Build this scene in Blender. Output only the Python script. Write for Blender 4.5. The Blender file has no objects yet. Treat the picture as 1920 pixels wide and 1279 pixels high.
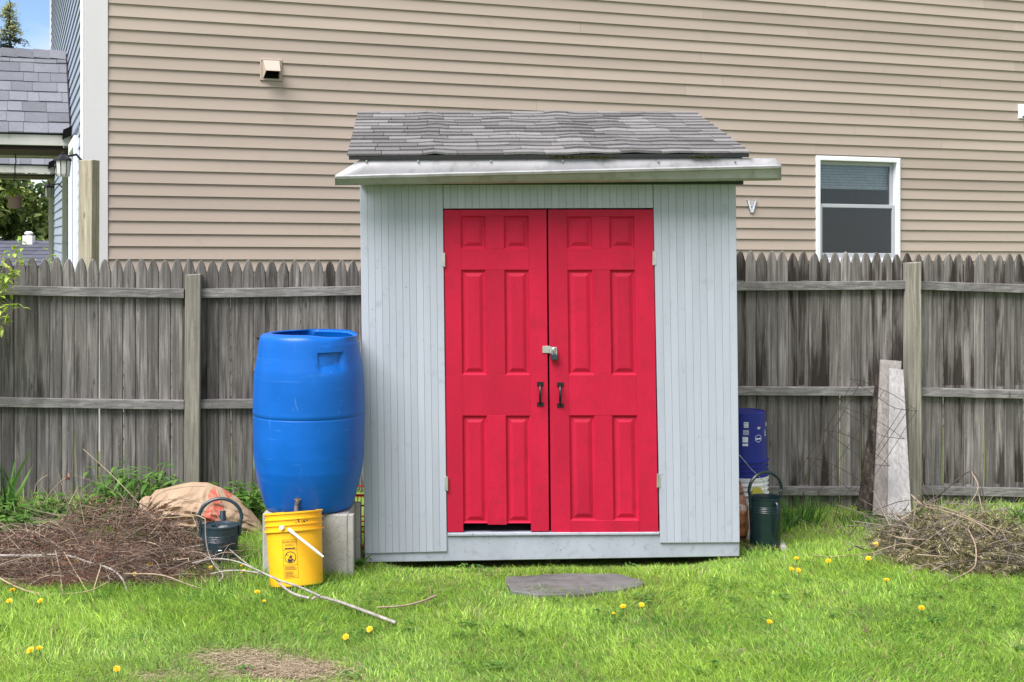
import bpy, math, random
import numpy as np
from mathutils import Vector, Matrix, noise

random.seed(7); rng = np.random.default_rng(11)
R = math.radians
scene = bpy.context.scene
col = scene.collection

# ------------------------------------------------------------------ camera, sky, sun, exposure
F, CX, CY, H = 2560.0, 960.0, 445.0, 1.78      # focal length and horizon in pixels of the 1920 px photograph, eye height
cam_d = bpy.data.cameras.new('camera'); cam = bpy.data.objects.new('camera', cam_d); col.objects.link(cam)
cam.location = (0, 0, H); cam.rotation_euler = (R(90), 0, 0)
cam_d.sensor_fit = 'HORIZONTAL'; cam_d.sensor_width = 36.0; cam_d.lens = F / 1920 * 36.0
cam_d.shift_y = -(639.5 - CY) / 1920
cam_d.clip_start = 0.05; cam_d.clip_end = 500
scene.camera = cam

SUN_DIR = Vector((-0.52, -0.62, 1.18)).normalized()     # towards the sun: high, behind the camera on the left
world = bpy.data.worlds.new('World'); scene.world = world; world.use_nodes = True
wn = world.node_tree; wn.nodes.clear()
def wnode(t, **k):
    n = wn.nodes.new(t)
    for a, b in k.items(): setattr(n, a, b)
    return n
sky = wnode('ShaderNodeTexSky', sky_type='NISHITA', sun_disc=False, sun_elevation=math.asin(SUN_DIR.z),
            sun_rotation=math.atan2(SUN_DIR.x, SUN_DIR.y), air_density=0.75, dust_density=0.05, ozone_density=2.5)
tc = wnode('ShaderNodeTexCoord')
mp = wnode('ShaderNodeMapping'); mp.inputs['Scale'].default_value = (1.6, 1.6, 4.0); mp.inputs['Location'].default_value = (2.04, 8.66, 1.14)
nz = wnode('ShaderNodeTexNoise'); nz.inputs['Scale'].default_value = 1.3; nz.inputs['Detail'].default_value = 6; nz.inputs['Roughness'].default_value = 0.55
rp = wnode('ShaderNodeValToRGB'); rp.color_ramp.elements[0].position = 0.40; rp.color_ramp.elements[1].position = 0.58
mx = wnode('ShaderNodeMix', data_type='RGBA'); mx.inputs[7].default_value = (6.6, 6.4, 6.5, 1)
bg = wnode('ShaderNodeBackground'); bg.inputs['Strength'].default_value = 0.095
wo = wnode('ShaderNodeOutputWorld')
L = wn.links.new
L(tc.outputs['Generated'], mp.inputs[0]); L(mp.outputs[0], nz.inputs[0]); L(nz.outputs[0], rp.inputs[0])
L(rp.outputs[0], mx.inputs[0]); L(sky.outputs[0], mx.inputs[6]); L(mx.outputs[2], bg.inputs[0]); L(bg.outputs[0], wo.inputs[0])

sd = bpy.data.lights.new('sun', 'SUN'); sd.energy = 4.2; sd.angle = R(40); sd.color = (1.0, 0.952, 0.958)
sun = bpy.data.objects.new('sun', sd); col.objects.link(sun); sun.location = (0, 0, 30)
sun.rotation_euler = SUN_DIR.to_track_quat('Z', 'Y').to_euler()

scene.view_settings.view_transform = 'Standard'; scene.view_settings.look = 'None'
scene.view_settings.gamma = 1.0; scene.view_settings.exposure = 0.9
scene.view_settings.use_curve_mapping = False
scene.cycles.use_denoising = True
scene.cycles.max_bounces = 8

# ------------------------------------------------------------------ materials
MATS = {}
class Nt:
    def __init__(s, name):
        s.m = bpy.data.materials.new(name); s.m.use_nodes = True; s.t = s.m.node_tree
        s.t.nodes.clear(); s.out = s.t.nodes.new('ShaderNodeOutputMaterial'); MATS[name] = s.m
    def n(s, typ, ins=None, **props):
        nd = s.t.nodes.new('ShaderNode' + typ)
        for a, b in props.items(): setattr(nd, a, b)
        for k, v in (ins or {}).items():
            sock = nd.inputs[k]
            if isinstance(v, bpy.types.NodeSocket): s.t.links.new(v, sock)
            else:
                if isinstance(v, (tuple, list)) and len(v) == 3 and sock.type == 'RGBA': v = tuple(v) + (1,)
                sock.default_value = v
        return nd
    def coords(s, scale=(1, 1, 1), rand=0.0, kind='Object'):
        c = s.n('TexCoord').outputs[kind]
        if rand:
            r = s.n('ObjectInfo').outputs['Random']
            o = s.n('Math', {0: r, 1: rand}, operation='MULTIPLY').outputs[0]
            c = s.n('VectorMath', {0: c, 1: s.n('CombineXYZ', {0: o, 1: o, 2: o}).outputs[0]}, operation='ADD').outputs[0]
        return s.n('Mapping', {'Vector': c, 'Scale': scale}).outputs[0]
    def noise(s, v, scale=5, detail=4, rough=0.55, dist=0.0):
        return s.n('TexNoise', {'Vector': v, 'Scale': scale, 'Detail': detail, 'Roughness': rough, 'Distortion': dist}).outputs[0]
    def ramp(s, fac, stops):
        nd = s.n('ValToRGB', {0: fac}); e = nd.color_ramp.elements
        while len(e) < len(stops): e.new(0.5)
        for el, (p, c) in zip(e, stops):
            el.position = p
            el.color = tuple(c) + (1,) if isinstance(c, (tuple, list)) else (c, c, c, 1)
        return nd.outputs[0]
    def mix(s, fac, a, b, blend='MIX'):
        return s.n('Mix', {0: fac, 6: a, 7: b}, data_type='RGBA', blend_type=blend).outputs[2]
    def math(s, op, a, b=0.0, clamp=False):
        return s.n('Math', {0: a, 1: b}, operation=op, use_clamp=clamp).outputs[0]
    def rand(s): return s.n('ObjectInfo').outputs['Random']
    def island(s): return s.n('NewGeometry').outputs['Random Per Island']
    def bump(s, h, strength=0.3, dist=0.01):
        return s.n('Bump', {'Height': h, 'Strength': strength, 'Distance': dist}).outputs[0]
    def bsdf(s, color, rough=0.6, metal=0.0, normal=None, spec=0.5, **kw):
        ins = {'Base Color': color, 'Roughness': rough, 'Metallic': metal, 'Specular IOR Level': spec}
        if normal is not None: ins['Normal'] = normal
        ins.update(kw)
        b = s.n('BsdfPrincipled', ins)
        s.t.links.new(b.outputs[0], s.out.inputs[0]); return b
    def leafy(s, color, trans=0.4, rough=0.5):
        b = s.n('BsdfPrincipled', {'Base Color': color, 'Roughness': rough, 'Specular IOR Level': 0.35})
        t = s.n('BsdfTranslucent', {'Color': color})
        m = s.n('MixShader', {0: trans, 1: b.outputs[0], 2: t.outputs[0]})
        s.t.links.new(m.outputs[0], s.out.inputs[0])

def mat_wood(name, dark, mid, light, stain, stain_amt, rnd=0.35, knots=True, rails=0.0, grain=(55, 55, 2.2)):
    m = Nt(name)
    g = m.noise(m.coords(grain, 37.0), 1.0, 6, 0.65, 0.6)
    base = m.ramp(g, [(0.36, dark), (0.50, mid), (0.63, light)])
    blot = m.noise(m.coords((7, 7, 2.0), 91.0), 1.0, 4, 0.6)
    base = m.mix(m.ramp(blot, [(0.35, 0.0), (0.68, 0.75)]), base, tuple(c * 0.62 for c in mid))
    lich = m.noise(m.coords((110, 110, 45), 13.0), 1.0, 3, 0.6)
    base = m.mix(m.ramp(lich, [(0.62, 0.0), (0.74, 0.28)]), base, tuple(min(1, c * 1.35 + 0.02) for c in light))
    st = m.noise(m.coords((16, 16, 1.3), 53.0), 1.0, 5, 0.62, 0.3)
    if rails:                                                    # damp stains that creep up from each rail
        zc = m.n('SeparateXYZ', {0: m.n('TexCoord').outputs['Object']}).outputs[2]
        for zr in (-0.18, -0.90, -1.58):
            d_ = m.math('SUBTRACT', zc, zr); on = m.math('GREATER_THAN', d_, -0.02)
            fall = m.math('MULTIPLY', m.math('SUBTRACT', 1.0, m.math('DIVIDE', d_, 0.26), True), on)
            st = m.math('ADD', st, m.math('MULTIPLY', fall, rails))
    lo = 0.74 - stain_amt
    st = m.math('ADD', st, m.math('MULTIPLY', m.math('SUBTRACT', g, 0.5), 0.22))
    st = m.ramp(st, [(lo - 0.03, 0.0), (lo + 0.10, 0.9)])
    per = m.math('GREATER_THAN', m.math('FRACT', m.math('MULTIPLY', m.rand(), 17.31)), 0.35)
    base = m.mix(m.math('MULTIPLY', st, per), base, stain)
    if knots:
        v = m.n('TexVoronoi', {'Vector': m.coords((11, 11, 3.4), 71.0), 'Scale': 1.0}).outputs['Distance']
        base = m.mix(m.ramp(v, [(0.05, 0.85), (0.11, 0.0)]), base, tuple(c * 0.35 for c in mid))
    val = m.math('ADD', m.math('MULTIPLY', m.rand(), rnd), 1.0 - rnd * 0.55)
    base = m.mix(1.0, base, m.n('CombineColor', {0: val, 1: val, 2: val}).outputs[0], 'MULTIPLY')
    m.bsdf(base, 0.88, spec=0.25, normal=m.bump(g, 0.45, 0.004))
mat_wood('picket_wood', (0.062, 0.057, 0.051), (0.150, 0.140, 0.128), (0.265, 0.250, 0.232), (0.032, 0.027, 0.022), 0.13, 0.55, True, 0.05)
mat_wood('picket_wood_stained', (0.075, 0.069, 0.062), (0.180, 0.167, 0.152), (0.30, 0.283, 0.262), (0.021, 0.015, 0.011), 0.205, 0.55, True, 0.11)
mat_wood('rail_wood', (0.11, 0.105, 0.10), (0.195, 0.188, 0.178), (0.30, 0.29, 0.275), (0.06, 0.05, 0.04), 0.06, 0.2, True, 0.0, (2.5, 55, 70))
mat_wood('post_wood', (0.15, 0.138, 0.108), (0.26, 0.245, 0.20), (0.36, 0.345, 0.29), (0.08, 0.065, 0.04), 0.10, 0.15)
mat_wood('tall_post_wood', (0.24, 0.21, 0.14), (0.38, 0.345, 0.25), (0.48, 0.45, 0.34), (0.10, 0.085, 0.04), 0.10, 0.1)
mat_wood('grey_board_wood', (0.19, 0.175, 0.16), (0.28, 0.26, 0.24), (0.36, 0.34, 0.315), (0.22, 0.19, 0.16), 0.08, 0.1, False)
mat_wood('white_board_wood', (0.27, 0.258, 0.245), (0.38, 0.367, 0.355), (0.47, 0.457, 0.445), (0.27, 0.235, 0.2), 0.07, 0.1, False)
mat_wood('rotten_wood', (0.022, 0.017, 0.013), (0.06, 0.048, 0.038), (0.17, 0.14, 0.11), (0.012, 0.009, 0.007), 0.2, 0.1, False)

def mat_paint(name, c, rough=0.55, var=0.12, grime=(0.2, 0.2, 0.18), grime_lo=0.62, scale=3.0, chips=None, rnd=0.08, spec=0.4, streak=(1, 1, 0.4), fine=0.1):
    m = Nt(name)
    n1 = m.noise(m.coords(streak, 23.0), scale, 5, 0.6)
    base = m.mix(m.ramp(n1, [(0.3, 0.0), (0.75, 1.0)]), tuple(x * (1 - var) for x in c), tuple(min(1, x * (1 + var)) for x in c))
    n2 = m.noise(m.coords((1, 1, 1), 61.0), scale * 4.3, 6, 0.7)
    base = m.mix(m.ramp(n2, [(grime_lo, 0.0), (grime_lo + 0.16, 0.55)]), base, grime)
    if chips:
        n3 = m.noise(m.coords((1, 1, 1), 7.0), chips[1], 3, 0.5)
        base = m.mix(m.ramp(n3, [(chips[2], 0.0), (chips[2] + 0.03, 0.9)]), base, chips[0])
    val = m.math('ADD', m.math('MULTIPLY', m.rand(), rnd), 1.0 - rnd * 0.5)
    base = m.mix(1.0, base, m.n('CombineColor', {0: val, 1: val, 2: val}).outputs[0], 'MULTIPLY')
    n4 = m.noise(m.coords((40, 40, 12)), 3.0, 4, 0.6)
    m.bsdf(base, rough, spec=spec, normal=m.bump(n4, fine, 0.003))
mat_paint('clapboard_beige', (0.385, 0.322, 0.264), 0.62, 0.08, (0.31, 0.255, 0.205), 0.60, 0.8, rnd=0.13, streak=(0.5, 0.5, 5), spec=0.3)
mat_paint('clapboard_blue', (0.27, 0.31, 0.39), 0.6, 0.06, (0.16, 0.18, 0.22), 0.62, 1.5, rnd=0.06)
mat_paint('trim_white', (0.60, 0.59, 0.59), 0.55, 0.05, (0.42, 0.42, 0.38), 0.60, 2.0, rnd=0.05)
mat_paint('trim_cream', (0.55, 0.54, 0.48), 0.6, 0.07, (0.30, 0.29, 0.24), 0.56, 3.0, rnd=0.05)
mat_paint('vinyl_white', (0.76, 0.78, 0.80), 0.45, 0.03, (0.5, 0.5, 0.5), 0.66, 2.0)
mat_paint('sash_grey', (0.40, 0.42, 0.44), 0.5, 0.05, (0.25, 0.25, 0.25), 0.64, 3.0)
mat_paint('shed_grey', (0.372, 0.400, 0.452), 0.58, 0.09, (0.25, 0.265, 0.285), 0.57, 2.2, chips=((0.14, 0.14, 0.14), 70, 0.735), rnd=0.07, streak=(2, 2, 0.35), fine=0.16)
mat_paint('sill_grey', (0.345, 0.372, 0.420), 0.6, 0.10, (0.19, 0.20, 0.215), 0.53, 5.0, chips=((0.10, 0.10, 0.10), 60, 0.70), rnd=0.05, fine=0.25)
mat_paint('door_red', (0.45, 0.009, 0.038), 0.55, 0.20, (0.33, 0.010, 0.03), 0.52, 2.4, chips=((0.62, 0.32, 0.34), 95, 0.775), rnd=0.05, spec=0.22, fine=0.4)
mat_paint('concrete', (0.36, 0.35, 0.325), 0.9, 0.2, (0.13, 0.12, 0.10), 0.56, 6.0, chips=((0.15, 0.14, 0.13), 160, 0.62), streak=(1, 1, 1), spec=0.2, fine=0.8)
mat_paint('slab_stone', (0.122, 0.121, 0.116), 0.85, 0.35, (0.055, 0.053, 0.048), 0.50, 4.0, chips=((0.45, 0.44, 0.42), 60, 0.74), streak=(1, 3, 1), spec=0.25, fine=0.6)
mat_paint('gutter_metal', (0.31, 0.312, 0.315), 0.45, 0.16, (0.15, 0.147, 0.12), 0.50, 3.0, rnd=0.0, streak=(1, 1, 1), spec=0.6)
mat_paint('fascia_dark', (0.03, 0.05, 0.04), 0.7, 0.2)
mat_paint('teal_membrane', (0.08, 0.30, 0.28), 0.7, 0.25, (0.5, 0.5, 0.48), 0.6, 12)
mat_paint('porch_brown', (0.045, 0.022, 0.016), 0.7, 0.2)
mat_paint('terracotta_plastic', (0.26, 0.17, 0.14), 0.6, 0.1)
mat_paint('white_plastic', (0.72, 0.73, 0.72), 0.4, 0.05, (0.4, 0.38, 0.33), 0.62, 6)
mat_paint('green_enamel', (0.006, 0.020, 0.022), 0.32, 0.2, (0.03, 0.045, 0.04), 0.6, 5, spec=0.6)
mat_paint('teal_enamel', (0.016, 0.036, 0.048), 0.38, 0.2, (0.07, 0.09, 0.085), 0.58, 5, spec=0.55)
mat_paint('red_plastic', (0.40, 0.02, 0.02), 0.45, 0.15)
mat_paint('shed_floor', (0.20, 0.185, 0.165), 0.8, 0.2)

def simple(name, c, rough=0.5, metal=0.0, spec=0.5):
    m = Nt(name); n1 = m.noise(m.coords((1, 1, 1), 9.0), 25, 4, 0.6)
    base = m.mix(m.ramp(n1, [(0.3, 0.0), (0.75, 1.0)]), tuple(x * 0.82 for x in c), tuple(min(1, x * 1.15) for x in c))
    m.bsdf(base, rough, metal, spec=spec)
simple('dark_void', (0.006, 0.006, 0.006), 0.9, 0, 0.1)
simple('black_metal', (0.012, 0.012, 0.013), 0.4, 0.3)
simple('bright_metal', (0.62, 0.62, 0.60), 0.35, 0.85)
simple('dull_brass', (0.22, 0.20, 0.17), 0.4, 0.8)
simple('rusty_wire', (0.06, 0.042, 0.034), 0.7, 0.3)
simple('galvanised', (0.45, 0.47, 0.47), 0.4, 0.8)
simple('chrome', (0.75, 0.76, 0.80), 0.12, 1.0)
simple('black_print', (0.025, 0.022, 0.018), 0.6)
simple('white_print', (0.62, 0.64, 0.70), 0.6)
simple('red_print', (0.45, 0.05, 0.05), 0.6)
simple('shingle_dark', (0.03, 0.03, 0.032), 0.9)
simple('lamp_glass', (0.55, 0.55, 0.52), 0.35)
simple('yellow_lid', (0.30, 0.28, 0.02), 0.45)
m = Nt('copper_bag'); n1 = m.noise(m.coords((6, 6, 22)), 1.0, 4, 0.6)
m.bsdf(m.ramp(n1, [(0.36, (0.02, 0.015, 0.015)), (0.44, (0.30, 0.09, 0.035)), (0.56, (0.42, 0.17, 0.08)), (0.66, (0.55, 0.50, 0.45))]), 0.3, normal=m.bump(m.noise(m.coords((1, 1, 1)), 35, 4), 0.5, 0.01))
simple('white_pipe', (0.7, 0.7, 0.68), 0.5)
simple('blind_grey', (0.74, 0.75, 0.75), 0.7)
simple('string', (0.45, 0.47, 0.5), 0.7)

def mat_plastic(name, c, rough, scr, dirt, dirt_lo):
    m = Nt(name)
    n1 = m.noise(m.coords((1.5, 1.5, 1.5)), 3.0, 4, 0.6)
    base = m.mix(m.ramp(n1, [(0.3, 0.0), (0.75, 1.0)]), tuple(x * 0.9 for x in c), tuple(min(1, x * 1.12) for x in c))
    s1 = m.noise(m.coords((3, 3, 90)), 1.0, 5, 0.7, 0.8)
    base = m.mix(m.ramp(s1, [(0.62, 0.0), (0.70, 0.5)]), base, scr)
    s3 = m.noise(m.coords((14, 14, 5)), 1.0, 6, 0.75, 1.2)
    base = m.mix(m.ramp(s3, [(0.64, 0.0), (0.69, 0.4)]), base, scr)
    s2 = m.noise(m.coords((24, 24, 16)), 1.0, 5, 0.7)
    base = m.mix(m.ramp(s2, [(dirt_lo, 0.0), (dirt_lo + 0.07, 0.8)]), base, dirt)
    r = m.math('ADD', m.math('MULTIPLY', n1, 0.25), rough - 0.12)
    m.bsdf(base, r, spec=0.30, normal=m.bump(m.noise(m.coords((1, 1, 1)), 60, 3), 0.06, 0.002))
mat_plastic('blue_plastic', (0.001, 0.100, 0.42), 0.36, (0.10, 0.26, 0.62), (0.05, 0.18, 0.5), 0.66)
mat_plastic('yellow_plastic', (0.86, 0.44, 0.012), 0.40, (0.85, 0.50, 0.08), (0.25, 0.12, 0.02), 0.70)
mat_plastic('navy_plastic', (0.012, 0.020, 0.20), 0.38, (0.04, 0.06, 0.30), (0.02, 0.02, 0.1), 0.74)

def mat_shingle(name, c, rnd):
    m = Nt(name)
    g = m.noise(m.coords((1, 1, 1), 41.0), 260, 2, 0.7)
    g2 = m.noise(m.coords((1, 1, 1), 17.0), 6, 4, 0.6)
    base = m.ramp(g, [(0.28, tuple(x * 0.45 for x in c)), (0.52, c), (0.74, tuple(min(1, x * 1.7) for x in c))])
    base = m.mix(m.ramp(g2, [(0.35, 0.0), (0.75, 0.5)]), base, tuple(x * 0.7 for x in c))
    val = m.math('ADD', m.math('MULTIPLY', m.rand(), rnd), 1.0 - rnd * 0.5)
    base = m.mix(1.0, base, m.n('CombineColor', {0: val, 1: val, 2: val}).outputs[0], 'MULTIPLY')
    m.bsdf(base, 0.92, spec=0.2, normal=m.bump(g, 0.5, 0.003))
mat_shingle('shingle_grey', (0.180, 0.175, 0.172), 0.55)
mat_shingle('porch_shingle', (0.165, 0.172, 0.19), 0.42)
mat_shingle('far_shingle', (0.09, 0.095, 0.12), 0.3)

m = Nt('window_glass')
fr = m.n('Fresnel', {'IOR': 1.5}).outputs[0]
gl = m.n('BsdfGlossy', {'Color': (0.85, 0.9, 0.95), 'Roughness': 0.03}); tr = m.n('BsdfTransparent', {'Color': (0.78, 0.82, 0.84)})
ms = m.n('MixShader', {0: m.math('MULTIPLY', fr, 0.8), 1: tr.outputs[0], 2: gl.outputs[0]}); m.t.links.new(ms.outputs[0], m.out.inputs[0])

m = Nt('kraft_paper')
c0 = m.coords((1, 1, 1)); n1 = m.noise(c0, 7, 5, 0.6)
base = m.ramp(n1, [(0.3, (0.29, 0.205, 0.13)), (0.7, (0.39, 0.285, 0.19))])
sep = m.n('SeparateXYZ', {0: c0})
def ell(cx, cz, rx, rz):
    a = m.math('DIVIDE', m.math('SUBTRACT', sep.outputs[0], cx), rx); b = m.math('DIVIDE', m.math('SUBTRACT', sep.outputs[2], cz), rz)
    return m.math('ADD', m.math('MULTIPLY', a, a), m.math('MULTIPLY', b, b))
e1 = ell(-0.015, 0.255, 0.062, 0.048); e2 = ell(-0.03, 0.150, 0.054, 0.058); bar = m.math('ABSOLUTE', m.math('SUBTRACT', m.math('ADD', sep.outputs[0], m.math('MULTIPLY', sep.outputs[2], 0.9)), 0.215))
mask = m.math('MULTIPLY', m.math('MAXIMUM', m.math('LESS_THAN', e1, 1.0), m.math('LESS_THAN', e2, 1.0)), m.math('GREATER_THAN', bar, 0.016))
wear = m.ramp(m.noise(c0, 45, 4, 0.7), [(0.40, 0.25), (0.56, 0.85)])
base = m.mix(m.math('MULTIPLY', mask, wear), base, (0.42, 0.05, 0.035))
m.bsdf(base, 0.8, spec=0.25, normal=m.bump(m.noise(c0, 28, 5, 0.65), 0.35, 0.01))

def mat_leaf(name, stops, trans=0.35, rough=0.45):
    m = Nt(name); m.leafy(m.ramp(m.island(), stops), trans, rough)
mat_leaf('leaf_mid', [(0.0, (0.045, 0.125, 0.018)), (0.5, (0.085, 0.20, 0.03)), (1.0, (0.15, 0.29, 0.05))])
mat_leaf('leaf_dark', [(0.0, (0.025, 0.075, 0.014)), (0.6, (0.055, 0.135, 0.025)), (1.0, (0.11, 0.21, 0.05))])
mat_leaf('leaf_pale', [(0.0, (0.09, 0.18, 0.06)), (0.6, (0.16, 0.27, 0.09)), (1.0, (0.27, 0.38, 0.13))])
mat_leaf('leaf_bright', [(0.0, (0.20, 0.34, 0.03)), (0.6, (0.36, 0.50, 0.06)), (1.0, (0.55, 0.62, 0.16))])
mat_leaf('leaf_blade', [(0.0, (0.03, 0.11, 0.02)), (0.6, (0.07, 0.19, 0.025)), (1.0, (0.14, 0.29, 0.04))])
mat_leaf('needle', [(0.0, (0.018, 0.036, 0.022)), (0.7, (0.05, 0.075, 0.04)), (1.0, (0.11, 0.13, 0.07))], 0.15)
mat_leaf('needle_flush', [(0.0, (0.30, 0.32, 0.10)), (1.0, (0.60, 0.60, 0.26))], 0.3)
mat_leaf('wood_leaf', [(0.0, (0.05, 0.085, 0.025)), (0.5, (0.13, 0.19, 0.05)), (0.8, (0.28, 0.34, 0.09)), (1.0, (0.50, 0.54, 0.20))], 0.35)
mat_leaf('cedar_spray', [(0.0, (0.05, 0.052, 0.018)), (0.4, (0.13, 0.125, 0.045)), (0.75, (0.27, 0.235, 0.11)), (1.0, (0.52, 0.43, 0.25))], 0.2)
mat_leaf('dead_leaf', [(0.0, (0.06, 0.028, 0.018)), (0.45, (0.15, 0.070, 0.045)), (0.85, (0.26, 0.135, 0.09)), (1.0, (0.42, 0.27, 0.17))], 0.1, 0.8)
mat_leaf('straw', [(0.0, (0.16, 0.115, 0.075)), (0.5, (0.34, 0.26, 0.175)), (1.0, (0.52, 0.43, 0.30))], 0.1, 0.8)
mat_leaf('twig', [(0.0, (0.05, 0.034, 0.026)), (0.5, (0.13, 0.088, 0.066)), (0.85, (0.25, 0.19, 0.145)), (1.0, (0.38, 0.30, 0.21))], 0.0, 0.8)
mat_leaf('twig_grey', [(0.0, (0.06, 0.048, 0.038)), (0.5, (0.17, 0.14, 0.11)), (1.0, (0.34, 0.29, 0.23))], 0.0, 0.8)
mat_leaf('dandelion_petal', [(0.0, (0.72, 0.42, 0.01)), (1.0, (0.90, 0.62, 0.015))], 0.2)
mat_leaf('dandelion_stem', [(0.0, (0.14, 0.24, 0.05)), (1.0, (0.2, 0.28, 0.08))], 0.2)
mat_leaf('moss', [(0.0, (0.03, 0.035, 0.008)), (0.7, (0.08, 0.085, 0.015)), (1.0, (0.16, 0.15, 0.03))], 0.1, 0.9)
def mat_bark(name, a, b):
    m = Nt(name); g = m.noise(m.coords((1, 1, 1), 5.0), 30, 5, 0.65)
    m.bsdf(m.ramp(g, [(0.3, a), (0.72, b)]), 0.8, spec=0.25, normal=m.bump(g, 0.4, 0.004))
mat_bark('bark_grey', (0.16, 0.145, 0.12), (0.40, 0.375, 0.33))
mat_bark('bark_tan', (0.20, 0.15, 0.10), (0.38, 0.30, 0.21))
mat_bark('bark_dark', (0.03, 0.024, 0.02), (0.09, 0.07, 0.06))
mat_bark('dry_stem', (0.25, 0.18, 0.10), (0.46, 0.37, 0.24))

m = Nt('grass_blade')
at = m.n('Attribute', attribute_name='tint').outputs['Color']
m.leafy(at, 0.45, 0.5)

m = Nt('ground_soil')
c0 = m.coords((1, 1, 1)); n1 = m.noise(c0, 2.2, 5, 0.6); n2 = m.noise(c0, 60, 5, 0.7); n3 = m.noise(c0, 14, 4, 0.6)
soil = m.ramp(n2, [(0.3, (0.075, 0.055, 0.038)), (0.6, (0.185, 0.140, 0.098)), (0.78, (0.31, 0.25, 0.175))])
green = m.ramp(n2, [(0.3, (0.10, 0.16, 0.028)), (0.7, (0.22, 0.33, 0.06))])
y_ = m.n('SeparateXYZ', {0: c0}).outputs[1]
front = m.ramp(m.math('ADD', m.math('MULTIPLY', y_, -1.0), m.math('MULTIPLY', n3, 0.9)), [(0.0, 0.0), (1.0, 1.0)])
base = m.mix(m.ramp(n1, [(0.38, 0.3), (0.56, 0.9)]), soil, green)
m.bsdf(base, 0.95, spec=0.15, normal=m.bump(n2, 0.7, 0.02))

# ------------------------------------------------------------------ helpers
def sstep(a, b, x):
    t = min(1.0, max(0.0, (x - a) / (b - a))); return t * t * (3 - 2 * t)
def gz(x, y):                                   # height of the yard: level lawn, a rise to the left bed, a dip on the right
    side = 0.11 + (-0.075 - 0.11) * sstep(-0.9, 1.3, x)
    dip = -0.038 * sstep(0.95, 0.75, abs(x - 0.22)) * sstep(7.25, 7.42, y) * sstep(8.9, 8.6, y)
    return dip + side * sstep(7.6, 8.75, y) + 0.008 * noise.noise(Vector((x * 1.1, y * 1.1, 0))) * sstep(7.9, 7.3, y)
def P(px, py, Y): return Vector(((px - CX) / F * Y, Y, H - (py - CY) / F * Y))
def GP(px, py, dz=0.0):                         # the ground point behind a pixel
    z = 0.0
    for _ in range(6):
        Y = (H - z - dz) * F / (py - CY); z = gz((px - CX) / F * Y, Y)
    return Vector(((px - CX) / F * Y, Y, z))

ORI = {}
def tag(o, label=None, cat=None, group=None, kind=None):
    for k, v in (('label', label), ('category', cat), ('group', group), ('kind', kind)):
        if v: o[k] = v
    return o
def thing(name, loc, label, cat, group=None):
    o = bpy.data.objects.new(name, None); col.objects.link(o); o.location = loc; o.empty_display_size = 0.05
    ORI[o] = Vector(loc); return tag(o, label, cat, group)
def link_mesh(name, me, parent=None, loc=(0, 0, 0)):
    o = bpy.data.objects.new(name, me); col.objects.link(o); o.parent = parent; o.location = loc
    ORI[o] = (ORI[parent] if parent else Vector((0, 0, 0))) + Vector(loc); return o

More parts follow.
